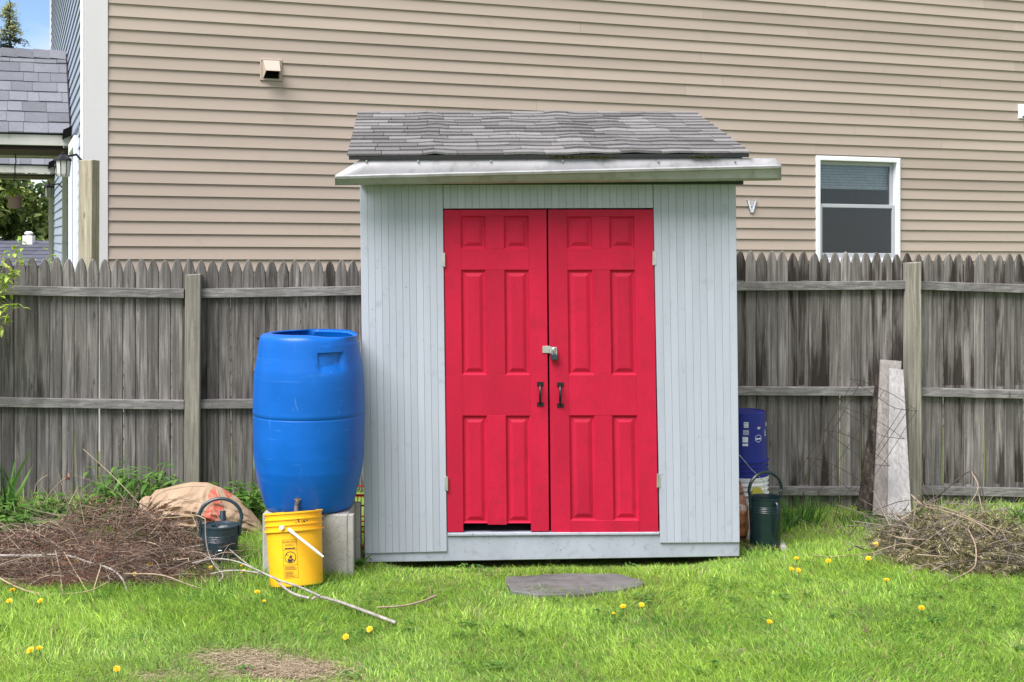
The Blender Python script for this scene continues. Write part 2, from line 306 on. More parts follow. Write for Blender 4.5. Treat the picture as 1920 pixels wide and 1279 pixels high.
class MB:
    def __init__(s): s.v = []; s.f = []
    def add(s, vs, fs):
        b = len(s.v); s.v.extend(Vector(v) for v in vs); s.f.extend(tuple(b + i for i in f) for f in fs)
    def quad(s, a, b, c, d): s.add((a, b, c, d), ((0, 1, 2, 3),))
    def prism(s, pts, n, t, bev=0.0):            # polygon seen from n counter-clockwise, extruded back by t, front edge chamfered by bev
        pts = [Vector(p) for p in pts]; n = Vector(n).normalized(); k = len(pts)
        back = [p - n * t for p in pts]
        if bev <= 0:
            vs = pts + back
            fs = [tuple(range(k)), tuple(range(2 * k - 1, k - 1, -1))] + [(i, k + i, k + (i + 1) % k, (i + 1) % k) for i in range(k)]
            fs = [f if j < 2 else f for j, f in enumerate(fs)]
        else:
            ins = []
            for i in range(k):
                e0 = (pts[i] - pts[i - 1]).normalized(); e1 = (pts[(i + 1) % k] - pts[i]).normalized()
                i0 = n.cross(e0); i1 = n.cross(e1); d = i0 + i1
                dd = d.dot(i0); ins.append(pts[i] + d * (bev / max(dd, 0.25)))
            mid = [p - n * bev for p in pts]
            vs = ins + mid + back
            fs = [tuple(range(k)), tuple(range(3 * k - 1, 2 * k - 1, -1))]
            for r in (0, k): fs += [(r + i, r + k + i, r + k + (i + 1) % k, r + (i + 1) % k) for i in range(k)]
        s.add(vs, fs)
    def box(s, lo, hi, bev=0.0):
        (x0, y0, z0), (x1, y1, z1) = lo, hi
        s.prism([(x0, y0, z0), (x1, y0, z0), (x1, y0, z1), (x0, y0, z1)], (0, -1, 0), y1 - y0, bev)
    def bar(s, a, b, w, h, up=(0, 0, 1)):
        a, b = Vector(a), Vector(b); d = (b - a).normalized(); r = d.cross(Vector(up)).normalized(); u = r.cross(d)
        vs = [q + r * (sx * w / 2) + u * (sz * h / 2) for q in (a, b) for sx, sz in ((-1, -1), (1, -1), (1, 1), (-1, 1))]
        s.add(vs, ((3, 2, 1, 0), (4, 5, 6, 7), (0, 1, 5, 4), (1, 2, 6, 5), (2, 3, 7, 6), (3, 0, 4, 7)))
    def tube(s, path, rad, sides=6, cap=True):
        path = [Vector(p) for p in path]; n = len(path)
        if not hasattr(rad, '__len__'): rad = [rad] * n
        b = len(s.v); up = Vector((0.13, 0.31, 0.94))
        for i, p in enumerate(path):
            d = (path[min(i + 1, n - 1)] - path[max(i - 1, 0)])
            d = d.normalized() if d.length > 1e-9 else Vector((0, 0, 1))
            r = d.cross(up)
            if r.length < 1e-3: r = d.cross(Vector((1, 0, 0)))
            r.normalize(); u = r.cross(d); up = u
            for k in range(sides):
                a = 2 * math.pi * k / sides; s.v.append(p + (r * math.cos(a) + u * math.sin(a)) * rad[i])
        for i in range(n - 1):
            for k in range(sides):
                k2 = (k + 1) % sides
                s.f.append((b + i * sides + k, b + i * sides + k2, b + (i + 1) * sides + k2, b + (i + 1) * sides + k))
        if cap and sides > 2:
            s.f.append(tuple(b + k for k in reversed(range(sides)))); s.f.append(tuple(b + (n - 1) * sides + k for k in range(sides)))
    def lathe(s, prof, segs=32, mod=None, close=False):   # prof: (r, z); mod(theta, i, r, z) -> (r, z)
        b = len(s.v); n = len(prof)
        for i, (r, z) in enumerate(prof):
            for k in range(segs):
                t = 2 * math.pi * k / segs; rr, zz = (r, z) if mod is None else mod(t, i, r, z)
                s.v.append(Vector((rr * math.cos(t), rr * math.sin(t), zz)))
        for i in range(n - 1):
            for k in range(segs):
                k2 = (k + 1) % segs
                s.f.append((b + i * segs + k, b + i * segs + k2, b + (i + 1) * segs + k2, b + (i + 1) * segs + k))
        if close:
            s.f.append(tuple(b + k for k in reversed(range(segs)))); s.f.append(tuple(b + (n - 1) * segs + k for k in range(segs)))
    def leaf(s, base, d, nrm, ln, w, curl=0.5, prof=(0.25, 0.9, 1.0, 0.65), fold=0.15):
        base = Vector(base); d = Vector(d).normalized(); nrm = Vector(nrm)
        sd_ = d.cross(nrm)
        if sd_.length < 1e-3: sd_ = d.cross(Vector((1, 0.2, 0)))
        sd_.normalize(); up = sd_.cross(d).normalized()
        n = len(prof); b = len(s.v); p = base.copy(); step = ln / n; ang = 0.0
        for i, wf in enumerate(prof):
            s.v += [p - sd_ * (w * wf / 2) + up * (fold * w * wf), p, p + sd_ * (w * wf / 2) + up * (fold * w * wf)]
            ang += curl / n
            p = p + (d * math.cos(ang) - up * math.sin(ang)) * step
        s.v.append(p)
        for i in range(n - 1):
            o = b + i * 3
            s.f += [(o, o + 1, o + 4, o + 3), (o + 1, o + 2, o + 5, o + 4)]
        o = b + (n - 1) * 3; t = b + n * 3
        s.f += [(o, o + 1, t), (o + 1, o + 2, t)]
    def transform(s, M, start=0):
        for i in range(start, len(s.v)): s.v[i] = M @ s.v[i]
    def mesh(s, name, mat, smooth=False, origin=Vector((0, 0, 0))):
        me = bpy.data.meshes.new(name); me.from_pydata([tuple(v - origin) for v in s.v], [], s.f)
        me.materials.append(MATS[mat] if isinstance(mat, str) else mat)
        if smooth: me.polygons.foreach_set('use_smooth', [True] * len(me.polygons))
        me.update(); return me
    def build(s, name, mat, parent=None, smooth=False, label=None, cat=None, group=None, kind=None):
        if parent is not None:
            o = link_mesh(name, s.mesh(name, mat, smooth, ORI[parent]), parent)
        else:
            lo = Vector((min(v.x for v in s.v), min(v.y for v in s.v), min(v.z for v in s.v))); hi = Vector((max(v.x for v in s.v), max(v.y for v in s.v), 0))
            org = Vector(((lo.x + hi.x) / 2, (lo.y + hi.y) / 2, lo.z))
            o = link_mesh(name, s.mesh(name, mat, smooth, org), None, org)
        if smooth == 'auto':
            pass
        return tag(o, label, cat, group, kind)
def auto_smooth(o, ang=35):
    me = o.data; me.polygons.foreach_set('use_smooth', [True] * len(me.polygons))
    bm_edges = {}
    me.update()
    for p in me.polygons:
        for ek in p.edge_keys: bm_edges.setdefault(ek, []).append(p.normal)
    c = math.cos(R(ang)); at_ = me.attributes.new('sharp_edge', 'BOOLEAN', 'EDGE')
    at_.data.foreach_set('value', [len(bm_edges.get(tuple(sorted(e.vertices)), [])) == 2 and bm_edges[tuple(sorted(e.vertices))][0].dot(bm_edges[tuple(sorted(e.vertices))][1]) < c for e in me.edges])
    return o
def bez(p0, p1, p2, p3, n=10):
    p0, p1, p2, p3 = map(Vector, (p0, p1, p2, p3)); out = []
    for i in range(n + 1):
        t = i / n; out.append(p0 * (1 - t) ** 3 + p1 * 3 * t * (1 - t) ** 2 + p2 * 3 * t * t * (1 - t) + p3 * t ** 3)
    return out
def smooth_path(pts, n=6):                       # Catmull-Rom through the points
    pts = [Vector(p) for p in pts]; q = [pts[0] * 2 - pts[1]] + pts + [pts[-1] * 2 - pts[-2]]; out = []
    for i in range(1, len(q) - 2):
        for k in range(n):
            t = k / n; a, b, c, d = q[i - 1:i + 3]
            out.append(0.5 * ((2 * b) + (c - a) * t + (2 * a - 5 * b + 4 * c - d) * t * t + (3 * b - a - 3 * c + d) * t ** 3))
    return out + [pts[-1]]
def text_polys(body, size):
    cu = bpy.data.curves.new('t', 'FONT'); cu.body = body; cu.size = size; cu.align_x = 'CENTER'; cu.resolution_u = 2
    ob = bpy.data.objects.new('t', cu); col.objects.link(ob)
    dg = bpy.context.evaluated_depsgraph_get(); me = ob.evaluated_get(dg).to_mesh()
    vs = [tuple(v.co) for v in me.vertices]; fs = [tuple(p.vertices) for p in me.polygons]
    ob.evaluated_get(dg).to_mesh_clear(); bpy.data.objects.remove(ob); bpy.data.curves.remove(cu)
    return vs, fs

# ------------------------------------------------------------------ the ground
def build_ground():
    xs = np.concatenate([[-400, -150, -60, -25, -12, -7], np.arange(-4.6, 4.61, 0.1), [7, 12, 25, 60, 150, 400]])
    ys = np.concatenate([[-60, -20, -5, 0, 2.5, 4], np.arange(4.6, 10.01, 0.1), [12, 16, 24, 40, 80, 200, 480]])
    mb = MB(); nx = len(xs)
    mb.v = [Vector((x, y, gz(x, y))) for y in ys for x in xs]
    mb.f = [(j * nx + i, j * nx + i + 1, (j + 1) * nx + i + 1, (j + 1) * nx + i) for j in range(len(ys) - 1) for i in range(nx - 1)]
    me = mb.mesh('ground', 'ground_soil', True); o = link_mesh('ground', me)
    tag(o, 'grassy back yard lawn with bare soil patches', 'ground', kind='structure')
build_ground()

# ------------------------------------------------------------------ the beige house behind
A = R(20); HC, HS = math.cos(A), math.sin(A); HO = Vector((-3.165, 10.7, 0)); TILT = 0.008
HN = Vector((HS, -HC, 0)); SN = Vector((-HC, -HS, 0))
def HP(u, z, out=0.0): return HO + Vector((HC, HS, 0)) * u + HN * out + Vector((0, 0, z - TILT * u))
def hp(px, py):                                  # pixel -> (u, z) on the facade
    k = (px - CX) / F; u = (k * HO.y - HO.x) / (HC - HS * k); Y = HO.y + HS * u
    return u, H - (py - CY) / F * Y + TILT * u
UC = -0.179; CORN = HP(UC, 0) - Vector((0, 0, -TILT * UC))
def SP(w, z, e=0.0): return CORN + Vector((-HS, HC, 0)) * w + SN * e + Vector((0, 0, z))
def sp(px, py, e=0.0):
    c = CORN + SN * e; k = (px - CX) / F; w = (c.x - k * c.y) / (HS + HC * k)
    return w, H - (py - CY) / F * (c.y + HC * w)

house = thing('house', HP(4.5, 0), 'two storey house with beige clapboard wall and blue clapboard side', 'house')
U1, ZT = 11.5, 5.6
wu0, wz1 = hp(1528, 292); wu1, _ = hp(1685, 300); wz0 = hp(1600, 493)[1]
def rect(mb, u0, u1, z0, z1, out, t, bev=0.0):
    mb.prism([HP(u0, z0, out), HP(u1, z0, out), HP(u1, z1, out), HP(u0, z1, out)], HN, t, bev)
mb = MB()
for a in ((UC + 0.01, wu0, -0.2, ZT), (wu1, U1, -0.2, ZT), (wu0, wu1, -0.2, wz0), (wu0, wu1, wz1, ZT)): rect(mb, *a, -0.005, 0.12)
mb.build('wall', 'clapboard_beige', house)
mb = MB(); rect(mb, -0.045, 1.0, -0.2, 0.0, 0.0, 0.01); 
EXP = 0.1003; z_base = hp(202, 29.5)[1] % EXP - EXP
def clap(u0, u1, z0, name='clapboard', ztop=None):
    if u1 - u0 < 0.02: return
    j = random.uniform(-0.0012, 0.0012); z1 = ztop or z0 + EXP + 0.006
    a, b = (0.018, 0.003); mb = MB()
    pts = [(u, z, o) for u in (u0, u1) for z, o in ((z0 + j, a), (z1, b), (z1, -0.004), (z0 + j, -0.004))]
    vs = [HP(*p) for p in pts]
    mb.add(vs, ((0, 4, 5, 1), (1, 5, 6, 2), (3, 7, 4, 0), (0, 1, 2, 3), (7, 6, 5, 4), (2, 6, 7, 3)))
    mb.build(name, 'clapboard_beige', house)
z = z_base
while z < ZT:
    if z + EXP > wz0 - 0.02 and z < wz1 + 0.02:
        clap(0.0, wu0 - 0.003, z); clap(wu1 + 0.003, U1, z)
        if z + EXP > wz1 + 0.012: clap(wu0 - 0.002, wu1 + 0.002, max(z, wz1 + 0.002), ztop=z + EXP + 0.006)
        elif z < wz0 - 0.02: clap(wu0 - 0.002, wu1 + 0.002, z, ztop=wz0 - 0.002)
    else:
        cut = random.uniform(2.5, 9.0)
        clap(0.0, cut - 0.001, z); clap(cut + 0.001, U1, z)
    z += EXP
# corner boards
mb = MB(); rect(mb, UC, -0.002, -0.2, ZT, 0.024, 0.02, 0.003); mb.build('corner_board', 'trim_white', house)
mb = MB(); mb.prism([SP(0.125, -0.2, 0.024), SP(0.002, -0.2, 0.024), SP(0.002, ZT, 0.024), SP(0.125, ZT, 0.024)], SN, 0.02, 0.003)
mb.build('corner_board', 'vinyl_white', house)
# blue side wall
WL = 9.75
mb = MB(); mb.prism([SP(WL, -0.2, -0.005), SP(0.02, -0.2, -0.005), SP(0.02, ZT, -0.005), SP(WL, ZT, -0.005)], SN, 0.12)
mb.build('side_wall', 'clapboard_blue', house)
sw0, sw1, sz1, sz0 = 0.72, 1.95, sp(148, 257)[1], 0.7
z = z_base
while z < ZT:
    segs = [(0.13, sw0), (sw1, WL)] if z < sz1 and z + EXP > sz0 else [(0.13, WL)]
    for w0, w1 in segs:
        mb = MB(); vs = [SP(w, zz, o) for w in (w0, w1) for zz, o in ((z, 0.017), (z + EXP + 0.006, 0.004), (z + EXP + 0.006, -0.004), (z, -0.004))]
        mb.add(vs, ((1, 5, 4, 0), (2, 6, 5, 1), (0, 4, 7, 3), (3, 2, 1, 0), (4, 5, 6, 7), (3, 7, 6, 2)))
        mb.build('clapboard', 'clapboard_blue', house)
    z += EXP
mb = MB(); mb.prism([SP(WL + 0.1, -0.2, 0.03), SP(WL, -0.2, 0.03), SP(WL, ZT, 0.03), SP(WL + 0.1, ZT, 0.03)], SN, 0.15, 0.003); mb.build('corner_board', 'trim_white', house)
# window on the side wall
win = MB()
for (a, b, c, d) in ((sw0, sw0 + 0.09, sz0, sz1), (sw1 - 0.09, sw1, sz0, sz1), (sw0 + 0.09, sw1 - 0.09, sz1 - 0.09, sz1), (sw0 + 0.09, sw1 - 0.09, sz0, sz0 + 0.09)):
    win.prism([SP(b, c, 0.05), SP(a, c, 0.05), SP(a, d, 0.05), SP(b, d, 0.05)], SN, 0.05, 0.004)
wo_ = win.build('window', 'vinyl_white', house)
mb = MB(); mb.prism([SP(sw1 - 0.08, sz0 + 0.08, 0.02), SP(sw0 + 0.08, sz0 + 0.08, 0.02), SP(sw0 + 0.08, sz1 - 0.08, 0.02), SP(sw1 - 0.08, sz1 - 0.08, 0.02)], SN, 0.006); mb.build('pane', 'clapboard_blue', wo_)
# window on the facade
mb = MB(); cw = 0.043
for a in ((wu0, wu0 + cw, wz0, wz1), (wu1 - cw, wu1, wz0, wz1), (wu0 + cw, wu1 - cw, wz1 - cw, wz1), (wu0 + cw, wu1 - cw, wz0, wz0 + cw)): rect(mb, *a, 0.032, 0.1, 0.004)
window = mb.build('window', 'vinyl_white', house)
iu0, iu1, iz0, iz1 = wu0 + cw, wu1 - cw, wz0 + cw, wz1 - cw
zm = hp(1600, 387)[1]
def sash(u0, u1, z0, z1, out, w, wb):
    mb = MB()
    for a in ((u0, u0 + w, z0, z1), (u1 - w, u1, z0, z1), (u0 + w, u1 - w, z1 - w, z1), (u0 + w, u1 - w, z0, z0 + wb)): rect(mb, *a, out, 0.03, 0.003)
    mb.build('sash', 'sash_grey', window)
    mb = MB(); rect(mb, u0 + w, u1 - w, z0 + wb, z1 - w, out - 0.012, 0.004); mb.build('pane', 'window_glass', window)
sash(iu0 + 0.001, iu1 - 0.001, zm - 0.015, iz1 - 0.001, -0.03, 0.035, 0.03); sash(iu0 + 0.001, iu1 - 0.001, iz0 + 0.001, zm + 0.02, 0.006, 0.035, 0.05)
mb = MB(); zb0 = hp(1600, 349)[1]
zz = iz1 - 0.02
while zz > zb0:
    rect(mb, iu0 + 0.02, iu1 - 0.02, zz - 0.0235, zz, -0.085 - 0.004 * random.random(), 0.002); zz -= 0.026
rect(mb, iu0 + 0.02, iu1 - 0.02, zb0 - 0.028, zb0, -0.08, 0.02, 0.003)
mb.build('blind', 'blind_grey', window)
mb = MB()
B = [HP(u, z, o) for o in (-0.13, -1.2) for u, z in ((wu0 - 0.3, wz0 - 0.4), (wu1 + 0.3, wz0 - 0.4), (wu1 + 0.3, wz1 + 0.3), (wu0 - 0.3, wz1 + 0.3))]
mb.add(B, ((7, 6, 5, 4), (0, 1, 5, 4), (1, 2, 6, 5), (2, 3, 7, 6), (3, 0, 4, 7))); mb.build('room', 'rusty_wire', house)
# dryer vents
def vent(u0, u1, z0, z1, hood, mat, louver):
    mb = MB(); rect(mb, u0, u1, z0, z1, 0.026, 0.014, 0.003); fl = mb.build('vent_hood', mat, house)
    du = (u1 - u0) * 0.13; a0, a1 = u0 + du, u1 - du; zt = z1 - (z1 - z0) * 0.08; zb = z0 + (z1 - z0) * 0.1; zf = z0 + (z1 - z0) * 0.40
    mb = MB()
    A0, A1, B0, B1 = HP(a0, zt, 0.027), HP(a1, zt, 0.027), HP(a0 + 0.008, zf, hood), HP(a1 - 0.008, zf, hood); C0, C1 = HP(a0, zb, 0.027), HP(a1, zb, 0.027)
    mb.prism([B0, B1, A1, A0], (B1 - B0).cross(A0 - B0), 0.004); mb.prism([C0, B0, A0], (B0 - C0).cross(A0 - C0), 0.004); mb.prism([B1, C1, A1], (C1 - B1).cross(A1 - B1), 0.004)
    mb.build('hood', mat, fl)
    mb = MB(); rect(mb, a0 + 0.006, a1 - 0.006, zb, zt - 0.03, 0.0285, 0.001); mb.build('opening', 'dark_void', fl)
    if louver:
        for q in ((u0 + 0.012, z1 - 0.02), (u1 - 0.012, z1 - 0.02)):
            mb = MB(); rect(mb, q[0] - 0.003, q[0] + 0.003, q[1] - 0.003, q[1] + 0.003, 0.029, 0.003); mb.build('screw', 'black_metal', fl)
v0, v1 = hp(487, 110), hp(528, 153); vent(v0[0], v1[0], v1[1], v0[1], 0.12, 'clapboard_beige', True)
v0, v1 = hp(1907, 196), hp(1940, 224); vent(v0[0], v1[0] + 0.05, v1[1], v0[1], 0.10, 'vinyl_white', False)
# the V shaped chrome badge on the wall
a = hp(1407, 387); cu_, cz_ = a; o_ = 0.02
def vpoly(s): return [HP(cu_ + x * s, cz_ + zz * s, 0.030) for x, zz in ((-0.018, -0.056), (0.018, -0.056), (0.054, 0.058), (0.026, 0.058), (0.0, -0.02), (-0.026, 0.058), (-0.054, 0.058))]
vp = vpoly(1.0); mb = MB()
mb.prism([vp[0], vp[1], vp[4]], HN, 0.02, 0.0); mb.prism([vp[1], vp[2], vp[3], vp[4]], HN, 0.02, 0.004); mb.prism([vp[0], vp[4], vp[5], vp[6]], HN, 0.02, 0.004)
badge = mb.build('wall_letter', 'chrome', None, label='small shiny chrome letter V fixed to the beige clapboard', cat='letter')

# ------------------------------------------------------------------ porches on the blue side of the house
def shingle_field(parent, mat, S, ncourse, length, wmin, wmax, lip=0.006, bump=None, butt=None, edge_r=None):
    # S(a, b, h): a course position 0..ncourse from the eave up, b metres along the eave, h height above the deck
    for c in range(ncourse):
        b = -random.uniform(0.0, wmin * 0.6); first = True
        while b < length - 0.01:
            w = random.uniform(wmin, wmax); b0 = max(0.0, b); b1 = min(length, b + w); b += w
            if length - b1 < 0.05: b1 = length; b = length + 1
            if b1 - b0 < 0.02: continue
            n = max(2, int((b1 - b0) / 0.06)); j = random.uniform(-0.03, 0.03); th = lip * random.choice((0.75, 1.0, 1.35))
            mb = MB()
            for i in range(n + 1):
                bb = b0 + 0.0015 + (b1 - b0 - 0.003) * i / n; h = bump(c, bb) if bump else 0.0
                h2 = (bump(c + 1.2, bb) if bump else 0.0) 
                mb.v += [S(c + j, bb, th + 0.004 + h), S(c + 1.15, bb, 0.003 + h2 * 0.9), S(c + j, bb, h + 0.0015)]
            for i in range(n):
                o = i * 3; mb.f += [(o, o + 3, o + 4, o + 1), (o + 2, o + 5, o + 3, o)]
            mb.f += [(0, 1, 2), (n * 3, n * 3 + 2, n * 3 + 1)]
            mb.build('shingle', mat, parent)

def porch(w0, label, nshow):
    E1 = 3.2; wr, wb = w0 + 1.08, w0 + 2.16; ze = 2.75; zr = 3.62
    t = thing('porch', SP(w0 + 1.0, 0, 1.5), label, 'porch', 'porches on the blue side of the house')
    mb = MB()
    def slope(a, za, b, zb):
        q = [SP(a, za, 0.02), SP(b, zb, 0.02), SP(b, zb, E1), SP(a, za, E1)]
        n = (q[1] - q[0]).cross(q[3] - q[0]); n = n if n.z > 0 else -n
        if (q[1] - q[0]).cross(q[2] - q[0]).dot(n) < 0: q = q[::-1]
        mb.prism(q, n, 0.03)
    slope(w0 - 0.05, ze, wr, zr); slope(wb, ze, wr, zr)
    roof = mb.build('roof', 'shingle_dark', t)
    up = (SP(0, 1, 0) - SP(0, 0, 0)); L_ = math.hypot(wr - w0 + 0.05, zr - ze); nrm = (SP(w0, 1, 0) - SP(w0, 0, 0)) * ((wr - w0) / L_) - (SP(1, 0, 0) - SP(0, 0, 0)) * ((zr - ze) / L_)
    nc = 8
    def S(a, b, h):
        f = a / nc; return SP(w0 - 0.075 + (wr - w0 + 0.06) * f, ze - 0.02 + (zr - ze) * f, 0.03 + b) + nrm * (h + 0.002)
    shingle_field(roof, 'porch_shingle', S, nc, nshow, 0.10, 0.24, 0.010)
    b = 0.0
    while b < nshow:                                # ridge caps
        mb = MB(); e0, e1 = 0.03 + b, 0.03 + b + 0.155
        for k, (dw, dz) in enumerate(((-0.11, -0.075), (0.0, 0.022), (0.11, -0.075))):
            mb.v += [SP(wr + dw, zr + dz + 0.006, e0), SP(wr + dw, zr + dz + 0.016, e1)]
        mb.f = [(0, 2, 3, 1), (2, 4, 5, 3)]; mb.build('ridge_cap', 'porch_shingle', roof); b += 0.15
    mb = MB(); mb.prism([SP(w0 - 0.055, ze - 0.125, E1), SP(w0 - 0.055, ze - 0.125, 0.02), SP(w0 - 0.055, ze - 0.028, 0.02), SP(w0 - 0.055, ze - 0.028, E1)], SP(-1, 0) - SP(0, 0), 0.04, 0.003); mb.build('fascia_board', 'trim_cream', t)
    mb = MB(); mb.prism([SP(wb, ze - 0.125, E1), SP(wb, ze - 0.125, 0.02), SP(wb, ze - 0.035, 0.02), SP(wb, ze - 0.035, E1)], SP(-1, 0) - SP(0, 0), 0.04, 0.003); mb.build('fascia_board', 'trim_cream', t)
    mb = MB(); q = [SP(w0 + 0.05, ze - 0.14, 0.02), SP(w0 + 1.0, ze - 0.14, 0.02), SP(w0 + 1.0, ze - 0.14, E1), SP(w0 + 0.05, ze - 0.14, E1)]
    mb.prism(q if (q[1] - q[0]).cross(q[2] - q[0]).z > 0 else q[::-1], (0, 0, 1), 0.02); mb.build('ceiling_board', 'porch_brown', t)
    mb = MB(); mb.prism([SP(w0 + 1.0, ze - 0.17, E1), SP(w0 + 1.0, ze - 0.17, 0.02), SP(w0 + 1.0, ze - 0.14, 0.02), SP(w0 + 1.0, ze - 0.14, E1)], SP(-1, 0) - SP(0, 0), 0.05, 0.003); mb.build('beam', 'trim_cream', t)
    for e in (0.02, E1 - 0.14):
        mb = MB(); mb.prism([SP(w0 + 0.78, 0, e + 0.05), SP(w0 + 0.78, 0, e), SP(w0 + 0.78, ze - 0.16, e), SP(w0 + 0.78, ze - 0.16, e + 0.05)], SP(-1, 0) - SP(0, 0), 0.10, 0.004); mb.build('post', 'trim_cream', t)
    mb = MB(); c0 = SP(w0 - 0.08, ze - 0.015, 0.02)                      # black kick-out flashing at the wall
    mb.prism([SP(w0 - 0.12, ze - 0.07, 0.10), SP(w0 - 0.12, ze - 0.03, 0.018), SP(w0 - 0.12, ze + 0.055, 0.018), SP(w0 - 0.12, ze + 0.02, 0.09)], SP(-1, 0) - SP(0, 0), 0.06); mb.build('flashing', 'dark_void', t)
    return t
porch(sp(137, 250)[0], 'nearer shingled porch roof on the blue house wall with dark ceiling', 1.9)
porch(sp(104.5, 309)[0], 'farther porch roof seen below the nearer porch ceiling', 2.2)

def lantern(w, z, s, label):
    t = thing('wall_lantern', SP(w, z, 0.16), label, 'lantern', 'porch wall lanterns'); c = SP(w, z, 0.16)
    mb = MB(); mb.lathe([(0.045, 0.0), (0.052, 0.02), (0.058, 0.12)], 8, close=True); mb.transform(Matrix.Translation(c) @ Matrix.Scale(s, 4)); mb.build('glass_body', 'lamp_glass', t)
    mb = MB(); mb.lathe([(0.07, 0.12), (0.066, 0.135), (0.03, 0.165), (0.012, 0.172), (0.012, 0.185), (0.002, 0.19)], 8, close=True); mb.transform(Matrix.Translation(c) @ Matrix.Scale(s, 4)); mb.build('cap', 'black_metal', t)
    mb = MB()
    for k in range(8):
        a_ = 2 * math.pi * k / 8; mb.tube([c + Vector((0.047 * math.cos(a_), 0.047 * math.sin(a_), 0)) * s, c + Vector((0.06 * math.cos(a_), 0.06 * math.sin(a_), 0.12)) * s], 0.004 * s, 4)
    mb.tube([c + Vector((0, 0, 0.15 * s)), SP(w, z + 0.17 * s, 0.06), SP(w, z + 0.12 * s, 0.02)], 0.010 * s, 5); mb.build('bracket', 'black_metal', t)
lantern(sp(118, 331, 0.16)[0], sp(118, 331, 0.16)[1], 1.0, 'wall lantern with frosted glass under the nearer porch')
lantern(sp(92, 371, 0.16)[0], sp(92, 371, 0.16)[1], 0.9, 'smaller black lantern beyond the nearer porch lantern')

# hanging basket under the nearer porch
bc = P(28, 391, 13.35); bk = thing('hanging_basket', bc, 'brown ribbed pot of trailing leaves hanging below the porch', 'hanging basket')
mb = MB(); mb.lathe([(0.052, 0), (0.066, 0.095), (0.078, 0.097), (0.080, 0.125), (0.074, 0.125), (0.070, 0.10), (0.03, 0.09)], 28, mod=lambda t, i, r, z: (r * (1 + 0.018 * (i < 2) * math.cos(14 * t)), z), close=True)
mb.transform(Matrix.Translation(bc)); auto_smooth(mb.build('pot', 'terracotta_plastic', bk))
mb = MB(); hk = P(28.5, 288, 13.35)
for k in range(3):
    a_ = 2.1 * k; mb.tube([bc + Vector((0.076 * math.cos(a_), 0.076 * math.sin(a_), 0.12)), P(28, 330, 13.35)], 0.0025, 4)
mb.tube([P(28, 330, 13.35), P(28, 312, 13.35), P(30, 303, 13.35), hk], 0.006, 5); mb.build('hanger', 'black_metal', bk)
mb = MB()
for i in range(110):
    a_ = random.uniform(0, 6.28); r_ = random.uniform(0.0, 0.16); p = bc + Vector((r_ * math.cos(a_), r_ * math.sin(a_), 0.125 + random.uniform(0, 0.08) - 0.3 * max(0, r_ - 0.09)))
    mb.leaf(p, (math.cos(a_), math.sin(a_), random.uniform(-0.3, 0.6)), (0, 0, 1), 0.045, 0.026, 0.6, (0.4, 1.0, 0.7))
mb.build('foliage', 'leaf_bright', bk)

# ------------------------------------------------------------------ neighbouring house and trees far behind
nb = thing('neighbour_house', (-13.5, 33, 0), 'distant house with dark shingled roof beyond the fence', 'house')
def NB(px, py, Y=31.0): return P(px, py, Y)
zr_, ze_ = P(0, 453, 33).z, P(0, 500, 30).z
mb = MB()
mb.prism([(-22, 29.7, ze_), (-9.5, 29.7, ze_), (-9.5, 33, zr_), (-22, 33, zr_)], (0, -(zr_ - ze_), 3.3), 0.1); mb.prism([(-9.5, 36.3, ze_), (-22, 36.3, ze_), (-22, 33, zr_), (-9.5, 33, zr_)], (0, (zr_ - ze_), 3.3), 0.1)
nroof = mb.build('roof', 'shingle_dark', nb)
for c in range(7):
    f0, f1 = c / 7, (c + 1.1) / 7
    mb = MB(); b = -12.9
    while b < -9.5:
        w = random.uniform(0.5, 1.1)
        mb = MB(); mb.prism([(b, 29.7 + 3.3 * f0, ze_ + (zr_ - ze_) * f0 + 0.03), (min(b + w, -9.5) - 0.01, 29.7 + 3.3 * f0, ze_ + (zr_ - ze_) * f0 + 0.03), (min(b + w, -9.5) - 0.01, 29.7 + 3.3 * f1, ze_ + (zr_ - ze_) * f1 + 0.012), (b, 29.7 + 3.3 * f1, ze_ + (zr_ - ze_) * f1 + 0.012)], (0, -(zr_ - ze_), 3.3), 0.02)
        mb.build('shingle', 'far_shingle', nroof); b += w
mb = MB(); mb.box((-21.5, 30.3, -0.2), (-9.9, 35.7, ze_ - 0.12)); mb.build('wall', 'clapboard_blue', nb)
cb = P(54, 453, 32.6); mb = MB(); mb.box((cb.x - 0.12, 32.5, cb.z - 0.15), (cb.x + 0.12, 32.7, cb.z + 0.14), 0.01); ch = mb.build('chimney', 'white_pipe', nroof)
mb = MB(); mb.lathe([(0.05, 0.14), (0.05, 0.17), (0.10, 0.175), (0.10, 0.21), (0.06, 0.24), (0.0, 0.245)], 12); mb.transform(Matrix.Translation((cb.x, 32.6, cb.z))); mb.build('flue_cap', 'white_pipe', nroof)

